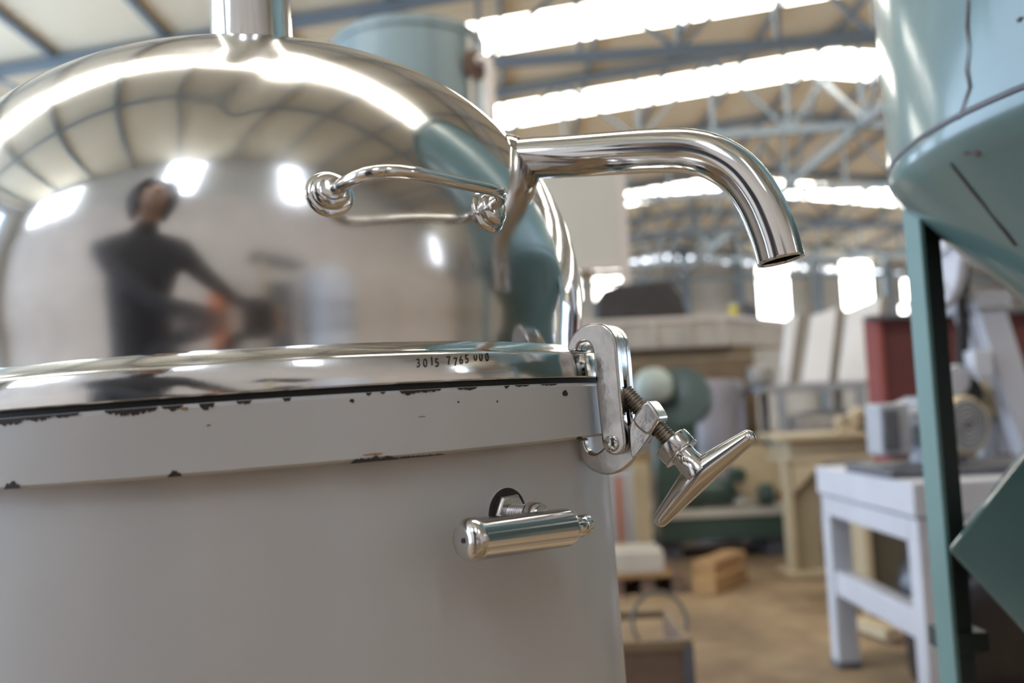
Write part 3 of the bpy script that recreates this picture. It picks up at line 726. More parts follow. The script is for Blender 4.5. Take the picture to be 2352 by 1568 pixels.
obj('drive_belt', MB().bar((b2.x, 3.90, b2.z), (b3.x, 3.86, b3.z), .040, .020, (0, 1, 0)), 'black', bs, smooth=False)
d0 = at(2222, 905, 3.82)
obj('belt_pulley', MB().lathe([(.03, -.04), (.075, -.04), (.06, -.01), (.06, .01), (.075, .04), (.03, .04)], (d0.x, 3.86, d0.z), (-.5, 1, 0), 28), 'black', bs)
d1 = at(2258, 905, 3.95)
obj('bearing_block', MB().lathe([(.05, -.05), (.062, -.03), (.062, .03), (.05, .05)], (d1.x, 3.98, d1.z), (1, .3, 0), 24), 'beige', bs)
d2 = at(2290, 945, 3.92); d3 = at(2290, 1095, 3.92)
obj('support_arm', MB().bar((d2.x, 3.99, d2.z), (d2.x - .03, 3.99, ZT + .004), .05, .06, (0, 1, 0)), 'grey', bs, smooth=False)
obj('support_plate', MB().box2((d2.x - .16, 3.93, d2.z - .02), (d2.x + .12, 4.04, d2.z + .03)), 'beige', bs, bevel=.004, smooth=False)
d4 = at(2200, 1050, 3.75)
obj('drive_column', MB().bar((d4.x, 3.96, ZT), (d4.x, 3.96, ZT + .22), .08, .08), 'darkgrey', bs, smooth=False)

# red steel plate bin behind the bench
rp0, rp1 = at(1992, 735, 5.4), at(2400, 735, 5.4)
rb = thing('red_steel_panel', 'tall red steel panel with edge coloured as if lit behind the white bench', 'panel', ((rp0.x + rp1.x) / 2, 5.4, 0))
obj('front_plate', MB().box2((rp0.x + .05, 5.40, .62), (rp1.x + .5, 5.43, rp0.z)), 'red', rb, bevel=.003, smooth=False)
obj('side_plate', MB().prism([(0, .05), (.05, 0), (.075, 0), (.075, .09), (0, .09)], (rp0.x, 5.38, 0), (1, 0, 0), (0, 1, 0), (0, 0, 1), .6, rp0.z), 'redlit', rb, smooth=False)  # lighter red imitates light falling on the left edge
obj('top_lip', MB().box2((rp0.x, 5.36, rp0.z), (rp1.x + .5, 5.47, rp0.z + .025)), 'darkgrey', rb, smooth=False)
for xx in (rp0.x + .16, rp1.x + .44):
    for yy in (5.42, 5.52): obj('leg', MB().box2((xx - .03, yy - .03, 0), (xx + .03, yy + .03, .66)), 'red', rb, smooth=False)
obj('bottom_plate', MB().box2((rp0.x + .12, 5.2, .6), (rp1.x + .5, 5.55, .63)), 'red', rb, smooth=False)

# beige machine frame
FY = 6.15
f0 = at(1790, 1000, FY); f1 = at(2030, 1005, FY)
zt = .925
bf = thing('beige_machine_frame', 'beige steel machine frame with wide column and flat bed', 'machine frame', (f0.x + .4, FY + .3, 0))
obj('bed_plate', MB().box2((f0.x - .02, FY - .08, zt - .035), (f1.x + .5, FY + .55, zt)), 'cream', bf, bevel=.004, smooth=False)
obj('bed_web', MB().box2((f0.x + .06, FY, zt - .15), (f1.x + .48, FY + .45, zt - .035)), 'cream', bf, smooth=False)
obj('bed_foot_rail', MB().box2((f0.x + .02, FY - .05, zt - .18), (f1.x + .48, FY + .50, zt - .15)), 'cream', bf, bevel=.003, smooth=False)
obj('column_plate', MB().box2((f0.x + .03, FY + .02, .03), (f0.x + .24, FY + .12, zt - .18)), 'tan', bf, smooth=False)
obj('column_flange', MB().box2((f0.x + .02, FY - .03, .03), (f0.x + .055, FY + .10, zt - .18)), 'cream', bf, smooth=False)
obj('gusset', MB().prism([(0, 0), (.22, 0), (0, -.20)], (f0.x + .06, FY - .01, zt - .18), (1, 0, 0), (0, 0, 1), (0, 1, 0), -.03, 0), 'cream', bf, smooth=False)
obj('foot_plate', MB().box2((f0.x - .02, FY - .10, 0), (f0.x + .28, FY + .22, .03)), 'cream', bf, bevel=.003, smooth=False)
obj('column_plate', MB().box2((f1.x + .2, FY + .02, 0), (f1.x + .42, FY + .40, zt - .18)), 'beige', bf, smooth=False)
bk = thing('pillow_block', 'cream pillow-block bearing on the beige frame bed', 'bearing', (f1.x - .2, FY + .1, zt))
bc = at(1968, 985, FY)
obj('block_base', MB().box2((bc.x - .11, FY, zt), (bc.x + .13, FY + .12, zt + .05)), 'cream', bk, bevel=.006, smooth=False)
obj('bearing_ring', MB().lathe([(.03, -.06), (.075, -.06), (.08, -.05), (.08, .05), (.075, .06), (.03, .06)], (bc.x + .05, FY + .06, zt + .083), (0, 1, 0), 28, cap=False), 'cream', bk)
obj('bearing_ring', MB().lathe([(.02, -.055), (.05, -.055), (.05, .05), (.02, .05)], (bc.x - .07, FY + .06, zt + .06), (0, 1, 0), 24, cap=False), 'cream', bk)
obj('bearing_insert', MB().lathe([(.001, -.03), (.035, -.03)], (bc.x + .05, FY + .05, zt + .075), (0, 1, 0), 20, cap=False), 'wood', bk)

# green geared machine in the middle distance
GY = 6.95
def X(px, Y=GY): return at(px, 900, Y).x
def Z(py, px=1650, Y=GY): return at(px, py, Y).z
gm = thing('green_geared_machine', 'green machine with round gear housing and long steel base', 'machine', (X(1640), GY, 0))
gb = obj('base_beam', MB().box2((X(1500), GY - .05, Z(1238)), (X(1800), GY + .65, Z(1185))), 'green', gm, bevel=.006, smooth=False)
obj('bed_top', MB().box2((X(1510), GY - .07, Z(1185)), (X(1800), GY + .67, Z(1168))), 'board', gm, bevel=.004, smooth=False)
for xx in (1520, 1770): obj('base_foot', MB().box2((X(xx) - .09, GY, 0), (X(xx) + .09, GY + .6, Z(1238))), 'darkgrey', gm, smooth=False)
g0 = at(1572, 915, GY + .2)
gh = obj('gear_housing', MB().lathe([(.03, -.24), (.12, -.225), (.19, -.16), (.215, -.06), (.215, .04), (.20, .10), (.225, .11), (.225, .16), (.1, .17)], g0, (-.35, -.9, .12), 40), 'green', gm)
g1 = at(1500, 882, GY)
obj('housing_cap', MB().lathe([(.14, -.10), (.15, -.02), (.135, .045), (.10, .09), (.05, .115), (.01, .12)], g1, (-.15, -.5, .9), 32), 'capgreen', gm)
obj('housing_band', MB().lathe([(.155, -.115), (.165, -.10), (.165, -.085), (.15, -.07)], g1, (-.15, -.5, .9), 32), 'black', gm)
obj('pedestal_column', MB().box2((X(1500), GY + .05, Z(1185)), (X(1600), GY + .40, Z(960))), 'green', gm, bevel=.02)
obj('gear_cover', MB().lathe([(.02, -.05), (.20, -.05), (.215, -.03), (.215, .05), (.02, .06)], at(1735, 1085, GY + .1), (.2, -1, .05), 40), 'cream', gm)
obj('cover_boss', MB().lathe([(.03, 0), (.06, .0), (.055, .08), (.02, .085)], at(1690, 1090, GY), (.1, -1, 0), 24), 'green', gm)
obj('drive_motor_body', MB().lathe([(.06, -.20), (.10, -.18), (.105, .16), (.07, .2)], at(1630, 1130, GY + .1), (1, .15, 0), 28), 'green', gm)
obj('drive_motor_end', MB().lathe([(.04, -.06), (.085, -.05), (.085, .06), (.04, .07)], at(1758, 1135, GY + .05), (1, -.2, 0), 28), 'green', gm)
gt = thing('grey_steel_tank', 'lavender grey steel drum behind the green gear housing', 'drum', (X(1640, 7.95), 7.95, 0))
zz = at(1640, 870, 7.95).z
obj('drum_shell', MB().lathe([(.25, .0), (.25, zz - .08), (.23, zz - .02), (.1, zz)], (X(1640, 7.95), 7.95, 0), n=48), 'lavender', gt)
for hz_ in (.35, .8): obj('drum_hoop', MB().lathe([(.25, hz_ - .02), (.26, hz_), (.25, hz_ + .02)], (X(1640, 7.95), 7.95, 0), n=48, cap=False), 'lavender', gt)

# big pale crate with carton, bag and small things on top
CY = 8.2
c0, c1 = at(1300, 722, CY), at(1668, 722, CY); c2 = at(1812, 722, CY + .9); cb = at(1500, 800, CY)
ct = thing('pale_crate', 'long pale dusty crate stacked on brown carton', 'crate', ((c0.x + c1.x) / 2, CY + .4, 0.9))
ztop = c1.z; zbot = cb.z
poly = [(c0.x, CY), (c1.x, CY), (c2.x, CY + .9), (c0.x, CY + .9)]
obj('crate_body', MB().prism(poly, (0, 0, 0), (1, 0, 0), (0, 1, 0), (0, 0, 1), zbot, ztop - .05), 'crate', ct, bevel=.008, smooth=False)
obj('crate_lid', MB().prism([(a - .02 if i in (0, 3) else a + .02, b - .02 if i < 2 else b + .02) for i, (a, b) in enumerate(poly)], (0, 0, 0), (1, 0, 0), (0, 1, 0), (0, 0, 1), ztop - .05, ztop), 'boardframe', ct, bevel=.005, smooth=False)
for i in range(5):
    xx = c0.x + .15 + i * (c1.x - c0.x - .2) / 4
    obj('crate_batten', MB().box2((xx - .035, CY - .022, zbot), (xx + .035, CY, ztop - .05)), 'crate', ct, smooth=False)
cz = at(1560, 872, CY).z
cn = thing('brown_carton', 'big brown carton under the pale crate', 'carton', ((c0.x + c1.x) / 2, CY + .5, 0))
obj('carton_body', MB().box2((c0.x + .05, CY + .10, min(cz - .25, .81)), (c1.x + .25, CY + .95, zbot)), 'carton', cn, smooth=False)
obj('packing_tape', MB().box2((c0.x + .04, CY + .095, zbot - .12), (c1.x + .255, CY + .10, zbot - .09)), 'tan', cn, smooth=False)
def blob(name, c, size, material, seed, parent=None, amp=.12, power=2.6, flat=True):
    rnd = random.Random(seed); ph = [rnd.uniform(0, 6.28) for _ in range(9)]; vs = []; fs = []; n1, n2 = 40, 20
    for i in range(n2 + 1):
        v = -math.pi / 2 + math.pi * i / n2
        for j in range(n1):
            u = 2 * math.pi * j / n1
            sg = lambda t: math.copysign(abs(t) ** (2 / power), t)
            x_, y_, z_ = sg(math.cos(v)) * sg(math.cos(u)), sg(math.cos(v)) * sg(math.sin(u)), sg(math.sin(v))
            q = 1 + amp * (math.sin(3 * u + ph[0] + 2 * v) * .4 + math.sin(5 * u + ph[1] - 3 * v) * .3 + math.sin(9 * u + ph[2] + 4 * v) * .2 + math.sin(7 * v + ph[3]) * .2)
            vs.append((c[0] + size[0] * x_ * q, c[1] + size[1] * y_ * q, max(c[2] + size[2] * z_ * q, c[2] - size[2] * .92 if flat else -9)))
    fs = [(i * n1 + j, i * n1 + (j + 1) % n1, (i + 1) * n1 + (j + 1) % n1, (i + 1) * n1 + j) for i in range(n2) for j in range(n1)]
    return obj(name, MB().add(vs, fs), material, parent, angle=80)
b0, b1 = at(1366, 700, CY + .4), at(1572, 700, CY + .4); bt = at(1470, 648, CY + .4)
hgt = (bt.z - ztop)
bz = ztop + .002
bpts = [at(px, py, CY + .3) for px, py in ((1368, 720), (1366, 692), (1384, 668), (1420, 656), (1480, 652), (1538, 645), (1548, 664), (1562, 680), (1578, 720))]
bg_ = obj('tarpaulin_bundle', MB().prism([(p.x, max(p.z, bz) if 0 < i < 8 else bz) for i, p in enumerate(bpts)], (0, 0, 0), (1, 0, 0), (0, 0, 1), (0, 1, 0), CY + .2, CY + .65), 'bag', bevel=.04, seg=4)
tag(bg_, 'dark brown tarpaulin bundle on top of the pale crate', 'bundle')
y0_ = at(1684, 702, CY + .4)
yc = thing('yellow_can', 'small yellow can with grey lid on the pale crate', 'can', (y0_.x, CY + .4, ztop))
obj('can_body', MB().lathe([(.042, 0), (.045, .01), (.045, .115), (.040, .122)], (y0_.x, CY + .4, ztop), n=24), 'yellow', yc)
obj('can_lid', MB().lathe([(.047, .120), (.047, .138), (.03, .142)], (y0_.x, CY + .4, ztop), n=24), 'white', yc)
k0 = at(1714, 705, CY + .4)
kb = thing('small_black_box', 'small dark case beside the yellow can on the crate', 'box', (k0.x, CY + .4, ztop))
obj('case_body', MB().box2((k0.x - .05, CY + .32, ztop), (k0.x + .09, CY + .48, ztop + .085)), 'darkgrey', kb, bevel=.006)
obj('case_lid', MB().prism([(-.06, .085), (.07, .085), (.04, .13), (-.05, .135)], (k0.x, CY + .32, ztop), (1, 0, 0), (0, 0, 1), (0, 1, 0), 0, .16), 'darkgrey', kb, bevel=.004)
pl_ = thing('pallet_stack', 'low stack of timber planks carrying the brown carton', 'timber stack', (X(1600, 8.6), 8.6, 0))
for i in range(4):
    obj('plank', MB().box2((c0.x, CY + .10, .03 + i * .2), (c1.x + .7, CY + 1.05, .20 + i * .2)), 'wood', pl_, bevel=.006, smooth=False)
# grey steel shelf table with white panels
TY_ = 7.4
s0_, s1_ = at(1750, 884, TY_), at(1992, 878, TY_)
st = thing('grey_shelf_table', 'narrow grey steel table carrying three white panels', 'table', ((s0_.x + s1_.x) / 2, TY_ + .3, 0))
zs = (s0_.z + s1_.z) / 2
obj('table_top', MB().box2((s0_.x, TY_, zs - .055), (s1_.x, TY_ + .6, zs)), 'grey', st, bevel=.004, smooth=False)
for xx in (s0_.x + .16, s1_.x - .05):
    for yy in (TY_ + .03, TY_ + .55): obj('leg', MB().box2((xx - .03, yy - .03, 0), (xx + .03, yy + .03, zs - .055)), 'grey', st, smooth=False)
wz = at(1745, 838, TY_ + .2).z - zs
wb_ = blob('plastic_wrapped_bale', (at(1745, 850, TY_ + .25).x, TY_ + .25, zs + wz * .47), (.095, .14, wz * .51), 'plastic', 11, amp=.10, power=4)
tag(wb_, 'crumpled plastic-wrapped bundle on the end of the grey table', 'bundle')
PANELS = [[(1796, 872), (1812, 728), (1834, 720), (1812, 872)], [(1845, 872), (1866, 724), (1922, 706), (1903, 870)], [(1928, 870), (1948, 712), (2024, 680), (2006, 868)]]
for i, (xa, xb, ya, yb, lab) in enumerate(((1792, 1835, 712, 872, 'narrow white sheet panel leaning nearest the crate'), (1833, 1925, 706, 870, 'white sheet panel leaning between two others'), (1915, 2022, 676, 868, 'broad white sheet panel leaning beside the red bin'))):
    cs = PANELS[i]
    A, B = at(*cs[0], TY_ + .10), at(*cs[3], TY_ + .16); D, E_ = at(*cs[1], TY_ + .38), at(*cs[2], TY_ + .44)
    A.z = B.z = zs + .016
    wp = thing('sheet_panel', lab, 'panel', (A.x, TY_ + .2, zs), 'white panels leaning on the grey table')
    nn = (B - A).cross(D - A).normalized() * .03
    obj('panel_sheet', MB().add([A, B, E_, D, A - nn, B - nn, E_ - nn, D - nn], [(0, 1, 2, 3), (7, 6, 5, 4), (0, 4, 5, 1), (1, 5, 6, 2), (2, 6, 7, 3), (3, 7, 4, 0)]), 'panelwhite', wp, smooth=False)
    e_ = Vector((.075, .02, 0))
    obj('panel_edge_strip', MB().add([B, B + e_, E_ + e_, E_, B - nn, B + e_ - nn, E_ + e_ - nn, E_ - nn], [(0, 1, 2, 3), (7, 6, 5, 4), (0, 4, 5, 1), (1, 5, 6, 2), (2, 6, 7, 3), (3, 7, 4, 0)]), 'edgebrown', wp, smooth=False)
gx = blob('wrapped_carton', (at(1900, 945, 7.6).x - .02, 7.69, .55), (.30, .19, .50), 'plastic', 21, amp=.03, power=9)
tag(gx, 'dusty wrapped carton standing under the grey table', 'carton')

# pale panel cabinet on posts
PY = 9.5
q0, q1 = at(1240, 352, PY), at(1446, 612, PY)
pcab = thing('panel_hoarding', 'large pale grey panel in a light frame on tall posts', 'panel board', ((q0.x + q1.x) / 2, PY, 0))
obj('panel_face', MB().box2((q0.x - .5, PY, q1.z + .06), (q1.x - .08, PY + .06, q0.z - .06)), 'board', pcab, smooth=False)
obj('panel_post', MB().box2((q1.x - .09, PY - .04, 0), (q1.x, PY + .08, q0.z - .02)), 'boardframe', pcab, smooth=False)
obj('panel_post', MB().box2((q0.x - .58, PY - .04, 0), (q0.x - .49, PY + .08, q0.z - .02)), 'boardframe', pcab, smooth=False)
obj('panel_rail', MB().box2((q0.x - .5, PY - .03, q1.z - .02), (q1.x - .09, PY + .07, q1.z + .07)), 'boardframe', pcab, smooth=False)
obj('lower_rail', MB().box2((q0.x - .5, PY - .03, q1.z - .10), (q1.x - .09, PY + .05, q1.z - .04)), 'carton', pcab, smooth=False)

# pale teal silo with side nozzle and pipe
SY = 6.0
s0_, s1_ = at(766, 80, SY), at(1112, 80, SY); sr_ = (s1_.x - s0_.x) / 2 * .985; sx = (s0_.x + s1_.x) / 2; sz = at(935, 33, SY - .5).z
si = thing('teal_silo', 'tall pale teal cylindrical tank behind the dome lid', 'tank', (sx, SY, 0))
obj('tank_shell', MB().lathe([(sr_, .25), (sr_, sz - .06), (sr_ + .012, sz - .05), (sr_ + .012, sz), (sr_ - .02, sz + .02), (.05, sz + .07)], (sx, SY, 0), n=72), 'silo', si)
obj('weld_strap', MB().box2((sx + sr_ * .80, SY - sr_ * .62 - .012, 1.0), (sx + sr_ * .80 + .03, SY - sr_ * .55, sz - .08)), 'board', si, smooth=False)
nz = at(1078, 150, SY - .3)
noz = obj('side_nozzle', MB().lathe([(.055, -.12), (.055, .05), (.10, .05), (.10, .08), (.055, .08), (.05, .10)], nz + Vector((-.02, .05, 0)), (.75, -.6, 0), 28), 'rusty', si)
obj('vent_pipe', MB().tube(rounded([nz + Vector((.03, 0, .02)), nz + Vector((.13, -.03, .04)), nz + Vector((.135, -.03, -1.6))], .06), .03, 16), 'boardframe', si)
for a in (20, 110, 200, 290): obj('leg', MB().box2((sx + sr_ * .8 * math.cos(R(a)) - .04, SY + sr_ * .8 * math.sin(R(a)) - .04, 0), (sx + sr_ * .8 * math.cos(R(a)) + .04, SY + sr_ * .8 * math.sin(R(a)) + .04, .27)), 'silo', si, smooth=False)

# low things on the floor beyond the drum
LY = 5.7
pal = thing('timber_pallet', 'low timber pallet with pale block and loose planks', 'pallet', (at(1480, 1330, LY).x, LY + .3, 0))
x0_, x1_ = at(1395, 1330, LY).x, at(1530, 1330, LY).x
for i in range(3): obj('pallet_runner', MB().box2((x0_ + .02 + i * .19, LY + .02, 0), (x0_ + .10 + i * .19, LY + .74, .11)), 'rusty', pal, smooth=False)
for i in range(5): obj('pallet_board', MB().box2((x0_, LY + .15 * i, .11), (x1_ + .04, LY + .12 + .15 * i, .135)), 'wood', pal, bevel=.002, smooth=False)
pb0 = at(1400, 1312, LY); pb1 = at(1524, 1262, LY)
blk_ = obj('pale_casting', MB().box2((pb0.x, LY, .136), (pb1.x, LY + .35, .136 + .135)), 'crate', bevel=.01)
tag(blk_, 'pale cast iron block lying on the timber pallet', 'block')
for i, (xa, ya, xb, yb, Y_, lab) in enumerate(((1520, 1308, 1612, 1258, 5.75, 'upper orange-brown timber plank beside the pallet'), (1490, 1335, 1600, 1290, 5.65, 'lower timber plank lying on the floor beside the pallet'))):
    A, B = at(xa, ya, Y_), at(xb, yb, Y_ + .55)
    A.x = max(A.x, x1_ + .24 - .02 * i)
    hh_ = .08 if i == 0 else .10; zf = .1415 if i == 0 else .051
    o_ = obj('loose_plank', MB().bar((A.x, Y_, zf), (A.x + .30, Y_ + .42, zf), .15, hh_), 'wood', bevel=.004, smooth=False); tag(o_, lab, 'plank')
vp = thing('beige_post', 'slim beige steel post standing behind the pallet', 'post', (at(1470, 1240, 6.6).x, 6.6, 0))
pp_ = at(1470, 1095, 6.6)
obj('post_tube', MB().box2((pp_.x - .06, 6.54, 0), (pp_.x + .06, 6.66, pp_.z + .1)), 'beige', vp, bevel=.006, smooth=False)
obj('post_foot', MB().box2((pp_.x - .12, 6.48, 0), (pp_.x + .12, 6.72, .02)), 'beige', vp, smooth=False)
ob = thing('orange_strip_machine', 'white cabinet edge with orange strip beside the drum', 'cabinet', (at(1428, 1200, 6.9).x, 6.9, 0))
oc = at(1428, 1100, 6.9)
obj('cabinet_body', MB().box2((oc.x - .45, 6.9, .1), (oc.x + .10, 7.3, oc.z + .05)), 'white', ob, smooth=False)
obj('orange_edge', MB().box2((oc.x - .045, 6.88, .1), (oc.x - .01, 6.9, oc.z + .02)), 'orange', ob, smooth=False)
obj('cabinet_plinth', MB().box2((oc.x - .43, 6.92, 0), (oc.x + .08, 7.28, .1)), 'darkgrey', ob, smooth=False)
# cream parts under the bench
cd = thing('cream_drum', 'small cream drum on the floor behind the bench legs', 'drum', (at(1945, 1280, 5.9).x, 5.9, 0))
cdx = at(1945, 1280, 5.9).x
obj('drum_shell', MB().lathe([(.15, 0), (.16, .02), (.16, .40), (.14, .42)], (cdx, 5.75, 0), n=32), 'cream', cd)
obj('drum_lid', MB().lathe([(.165, .405), (.165, .43), (.05, .44)], (cdx, 5.75, 0), n=32), 'beige', cd)
op = thing('olive_cabinet', 'olive grey cabinet with cream edge behind the bench', 'cabinet', (at(2030, 1300, 5.0).x, 5.0, 0))
o0 = at(1988, 1380, 4.95)
obj('cabinet_body', MB().box2((o0.x + .03, 4.95, .02), (o0.x + .55, 5.35, .55)), 'beige', op, smooth=False)
obj('cabinet_edge', MB().box2((o0.x, 4.90, 0), (o0.x + .035, 5.0, .57)), 'cream', op, smooth=False)
obj('cabinet_door', MB().box2((o0.x + .06, 4.935, .06), (o0.x + .50, 4.95, .50)), 'olive', op, smooth=False)
ln = thing('cream_offcut', 'cream steel offcut on the floor below the bench stretcher', 'offcut', (at(2000, 1420, 4.4).x, 4.4, 0))
l0, l1 = at(1970, 1412, 4.62), at(2048, 1440, 4.35)
obj('offcut_bar', MB().bar((l0.x, 4.62, .045), (l1.x, 4.35, .045), .07, .05), 'cream', ln, smooth=False)
obj('offcut_foot', MB().bar((l0.x + .04, 4.60, .011), (l1.x + .04, 4.33, .011), .10, .022), 'rusty', ln, smooth=False)
bb_ = at(2225, 1420, 3.45)
bbg = blob('black_plastic_sack', (bb_.x + .02, 3.5, .30), (.22, .22, .32), 'binbag', 5, amp=.10, power=3)
tag(bbg, 'crumpled black plastic sack on the floor behind the teal chute', 'sack')
for i, (pts, lab) in enumerate((([(2195, 1560), (2240, 1546), (2290, 1530), (2330, 1505), (2352, 1488), (2420, 1470)], 'upper grey cable trailing over the floor behind the teal leg'), ([(2205, 1580), (2250, 1566), (2300, 1548), (2352, 1520), (2430, 1500)], 'lower grey cable trailing over the floor behind the teal leg'))):
    ps = []
    for px, py in pts:
        d = FW + IR * ((px - 1176) / FPX) - IU * ((py - 784) / FPX); t = (.012 - EYE) / d.z; ps.append(Vector((0, 0, EYE)) + d * t)
    o_ = obj('floor_cable', MB().tube(cr_spline(ps, 5), .012, 10), 'cable'); tag(o_, lab, 'cable', 'cables on the floor')
# rusty box with a loop of cable
KY = 3.0
rx = thing('rusty_steel_box', 'rusty brown steel box with raised rim beside the drum', 'box', (at(1500, 1560, KY).x, KY + .2, 0))
k0, k1 = at(1400, 1500, KY), at(1584, 1500, KY)
zk = at(1555, 1480, KY).z
obj('box_body', MB().box2((k0.x, KY, 0), (k1.x, KY + .45, zk - .085)), 'rusty', rx, bevel=.003, smooth=False)
rim = MB()
rim.bar((k0.x, KY, zk), (k1.x, KY, zk), .022, .03).bar((k1.x, KY, zk), (k1.x, KY + .45, zk), .022, .03).bar((k0.x, KY + .45, zk), (k1.x, KY + .45, zk), .022, .03).bar((k0.x, KY, zk), (k0.x, KY + .45, zk), .022, .03)
obj('box_wall', MB().box2((k0.x, KY, zk - .085), (k1.x, KY + .012, zk - .012)).box2((k1.x - .012, KY + .012, zk - .085), (k1.x, KY + .45, zk - .012)), 'rusty', rx, smooth=False)
obj('box_rim', rim, 'carton', rx, smooth=False)
obj('corner_post', MB().box2((k1.x - .02, KY - .012, 0), (k1.x + .012, KY + .02, zk)), 'darkgrey', rx, smooth=False)
obj('lid_plate', MB().box2((k0.x + .03, KY + .03, zk - .084), (k1.x - .05, KY + .38, zk - .066)), 'carton', rx, smooth=False)
rc_ = at(1515, 1425, KY + .15)
ring = []
for i in range(33):
    a = 2 * math.pi * i / 32; ring.append(Vector((rc_.x + .092 * math.cos(a), KY + .15 + .03 * math.sin(a), zk + .038 + .096 * math.sin(a))))
rl = obj('cable_loop', MB().tube(ring, .0065, 10, cap=False), 'loop'); tag(rl, 'grey-green cable loop standing upright on the rusty box', 'cable loop')

# ================================================================== behind the photographer (seen mirrored in the dome)
ot = thing('orange_gas_bottle', 'tall orange gas bottle standing against the plastered wall behind the photographer', 'gas bottle', (-.05, -2.6, 0))
obj('bottle_body', MB().lathe([(.15, 0), (.16, .03), (.16, 1.45), (.13, 1.58), (.05, 1.66), (.05, 1.72)], (-.05, -2.6, 0), n=36), 'orange', ot)
obj('valve', MB().lathe([(.03, 1.72), (.035, 1.76), (.02, 1.80)], (-.05, -2.6, 0), n=16), 'clampmetal', ot)
ym = thing('grey_press', 'dark grey press with sloping table and yellow column behind the photographer', 'press', (.75, -2.0, 0))
obj('press_column', MB().box2((.50, -2.05, 0), (.60, -1.93, 2.05)), 'cream', ym, bevel=.004, smooth=False)
obj('press_body', MB().box2((.58, -2.3, 0), (.95, -1.90, 1.50)), 'darkgrey', ym, bevel=.006, smooth=False)
obj('press_table', MB().prism([(.38, 2.05), (1.15, 1.90), (1.15, 1.82), (.38, 1.97)], (0, 0, 0), (1, 0, 0), (0, 0, 1), (0, 1, 0), -2.4, -1.85), 'darkgrey', ym, smooth=False)
wt = thing('white_round_tank', 'white round tank on the floor behind the photographer', 'tank', (1.75, -2.1, 0))
obj('tank_body', MB().lathe([(.48, 0), (.5, .05), (.5, 1.55), (.40, 1.80), (.20, 1.95), (.05, 2.0)], (1.75, -2.1, 0), n=48), 'white', wt)
obj('tank_band', MB().lathe([(.5, 1.0), (.52, 1.02), (.52, 1.08), (.5, 1.10)], (1.75, -2.1, 0), n=48, cap=False), 'grey', wt)

# the photographer, arms reaching forward to the camera
PF = Vector((.40, .92, 0)).normalized(); PRT = Vector((PF.y, -PF.x, 0)); PC = Vector((-.50, -.16, 0))
def P3(f_, r_, z_): return PC + PF * f_ + PRT * r_ + Vector((0, 0, z_ * 1.05))
def skin_mesh(chains, sub=2):
    vs, es, rad = [], [], []
    key = {}
    def vid(p, r):
        k_ = tuple(round(c, 4) for c in p)
        if k_ not in key: key[k_] = len(vs); vs.append(k_); rad.append(r)
        return key[k_]
    for c in chains:
        ids = [vid(p, r) for p, r in c]
        es.extend((a, b) for a, b in zip(ids, ids[1:]))
    me = bpy.data.meshes.new('skin'); me.from_pydata(vs, es, []); o = bpy.data.objects.new('skin', me); C.objects.link(o)
    md = o.modifiers.new('skin', 'SKIN'); md.use_smooth_shade = True
    for i, r in enumerate(rad):
        rr = r if isinstance(r, tuple) else (r, r)
        me.skin_vertices[0].data[i].radius = rr; me.skin_vertices[0].data[i].use_root = (i == 0)
    sb = o.modifiers.new('sub', 'SUBSURF'); sb.levels = sub; sb.render_levels = sub
    bpy.context.view_layer.update()
    out = bpy.data.meshes.new_from_object(o.evaluated_get(bpy.context.evaluated_depsgraph_get()))
    bpy.data.objects.remove(o); return out
pel = (P3(0, 0, .95), (.155, .11))
chains = [[pel, (P3(.02, 0, 1.10), (.15, .105)), (P3(.05, 0, 1.26), (.165, .11)), (P3(.075, 0, 1.40), (.15, .09)), (P3(.10, 0, 1.475), .06), (P3(.125, 0, 1.53), .056), (P3(.155, 0, 1.60), (.078, .095)), (P3(.165, 0, 1.67), (.076, .09)), (P3(.16, 0, 1.725), (.055, .065))]]
HR_, HL_ = Vector((.072, -.105, 1.145)), Vector((-.060, -.075, 1.095))
for sgn, hand, elb in ((1, HR_, Vector((-.05, -.37, 1.18))), (-1, HL_, Vector((-.36, -.01, 1.20)))):
    sh = P3(.075, .175 * sgn, 1.405); wr = hand + (elb - hand).normalized() * .085
    chains.append([(P3(.075, 0, 1.40), (.15, .09)), (sh, .066), (sh.lerp(elb, .5), .054), (elb, .044), (elb.lerp(wr, .4), .042), (wr, .028), (hand, (.036, .020))])
    ax_ = (hand - wr).normalized(); up_ = Vector((0, 0, 1)); sdv = ax_.cross(up_).normalized()
    for q in range(4):
        off = up_ * (.027 - .018 * q) if sgn > 0 else sdv * (-.027 + .018 * q)
        curl = (-sdv if sgn > 0 else up_) * (.022 if sgn > 0 else .03)
        ln_ = (.036, .042, .039, .030)[q]
        b_ = hand + off + ax_ * .02
        chains.append([(hand, (.036, .020)), (b_, .0095), (b_ + ax_ * ln_, .0085), (b_ + ax_ * (ln_ + .012) + curl, .0075)])
    tb_ = hand - ax_ * .01 + (up_ * .02 - sdv * .02 if sgn > 0 else -sdv * .03)
    chains.append([(hand, (.036, .020)), (tb_, .011), (tb_ + ax_ * .03 + (-sdv * .015 if sgn > 0 else up_ * .02), .0095)])
    hp_ = P3(-.01, .09 * sgn, .90); kn = P3(.05, .11 * sgn, .50); an = P3(0, .12 * sgn, .09)
    chains.append([pel, (hp_, .095), (hp_.lerp(kn, .5), .080), (kn, .060), (kn.lerp(an, .35), .056), (an, .042), (P3(.03, .12 * sgn, .045), .044), (P3(.15, .14 * sgn, .035), .034)])
pm = skin_mesh(chains)
for nm in ('cloth', 'skin', 'darkgrey', 'black'): pm.materials.append(M[nm])
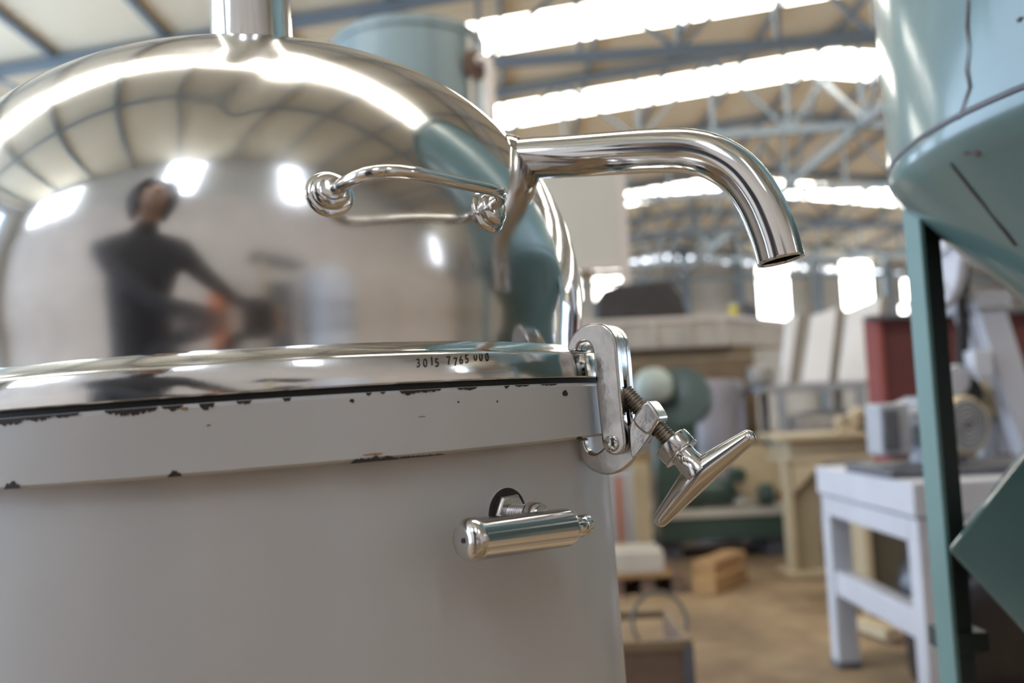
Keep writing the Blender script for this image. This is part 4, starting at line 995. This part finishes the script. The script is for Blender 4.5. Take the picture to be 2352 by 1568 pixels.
for pgn in pm.polygons:
    c_ = pgn.center; pgn.use_smooth = True
    if c_.z > 1.575 and (c_ - P3(.15, 0, c_.z / 1.05)).length < .16: pgn.material_index = 1
    elif (c_ - HR_).length < .10 or (c_ - HL_).length < .10: pgn.material_index = 1
    elif c_.z < .10: pgn.material_index = 3
    elif c_.z < .93: pgn.material_index = 2
    else: pgn.material_index = 0
per = bpy.data.objects.new('person', pm); C.objects.link(per)
tag(per, 'person in charcoal jacket holding up a black camera, facing the dome', 'person')
hc_ = P3(.155, 0, 1.660)
def face_pt(f_, r_, z_): return hc_ + PF * f_ + PRT * r_ + Vector((0, 0, z_))
hv = []; nU, nV = 28, 14
for i in range(nV + 1):
    v = -0.55 + (math.pi / 2 + .55) * i / nV
    for j in range(nU):
        u = 2 * math.pi * j / nU
        front = math.cos(u); lift = .06 if front > .35 and v < .35 else 0
        d = PF * math.cos(u) * math.cos(v) * (.100 - (.03 if lift else 0)) + PRT * math.sin(u) * math.cos(v) * (.088 - (.012 if lift else 0)) + Vector((0, 0, math.sin(v) * .105 + lift * .5))
        hv.append(hc_ + d + PF * -.012 + Vector((0, 0, .012)))
hf = [(i * nU + j, i * nU + (j + 1) % nU, (i + 1) * nU + (j + 1) % nU, (i + 1) * nU + j) for i in range(nV) for j in range(nU)]
obj('hair', MB().add(hv, hf), 'hair', per, world=False)
hd_v = []
for i in range(15):
    v = -1.35 + (math.pi / 2 + 1.35) * i / 14
    for j in range(25):
        u = .75 + (2 * math.pi - 1.5) * j / 24
        wd_ = 1.0 + .5 * max(0, -v - .5)
        hd_v.append(hc_ + PF * (math.cos(u) * math.cos(v) * .125 * wd_ - .02) + PRT * (math.sin(u) * max(math.cos(v), .5) * .115 * wd_) + Vector((0, 0, math.sin(v) * .145 + .005)))
obj('hood', MB().add(hd_v, [(i * 25 + j, i * 25 + j + 1, (i + 1) * 25 + j + 1, (i + 1) * 25 + j) for i in range(14) for j in range(24)]), 'cloth', per, world=False)
obj('nose', MB().lathe([(.014, -.012), (.012, .006), (.006, .018), (.001, .020)], face_pt(.088, 0, -.022), PF + Vector((0, 0, -.4)), 14), 'skin', per, world=False)
for s_ in (-1, 1):
    obj('eye', MB().lathe([(.001, -.004), (.011, -.003), (.011, .002), (.001, .006)], face_pt(.078, .033 * s_, .008), PF, 14), 'black', per, world=False)
    obj('ear', MB().lathe([(.004, -.010), (.020, -.008), (.026, .002), (.018, .010), (.004, .012)], face_pt(0, .083 * s_, -.01), PRT * s_, 14), 'skin', per, world=False)
obj('mouth', MB().box(face_pt(.078, 0, -.062), (.012, .012, .006)), 'rusty', per, world=False, bevel=.002)
cm = thing('photo_camera', 'black photo camera held in the hands of the person', 'camera', (0, -.10, 1.10))
obj('camera_body', MB().box2((-.062, -.125, 1.105), (.064, -.075, 1.195)), 'black', cm, bevel=.008, seg=3)
obj('lens_barrel', MB().lathe([(.036, -.075), (.036, -.03), (.033, -.012), (.029, -.012), (.027, -.05)], (0, 0, 1.15), (0, 1, 0), 36, cap=False), 'black', cm)
obj('viewfinder_hump', MB().box2((-.022, -.120, 1.190), (.022, -.080, 1.215)), 'black', cm, bevel=.006)
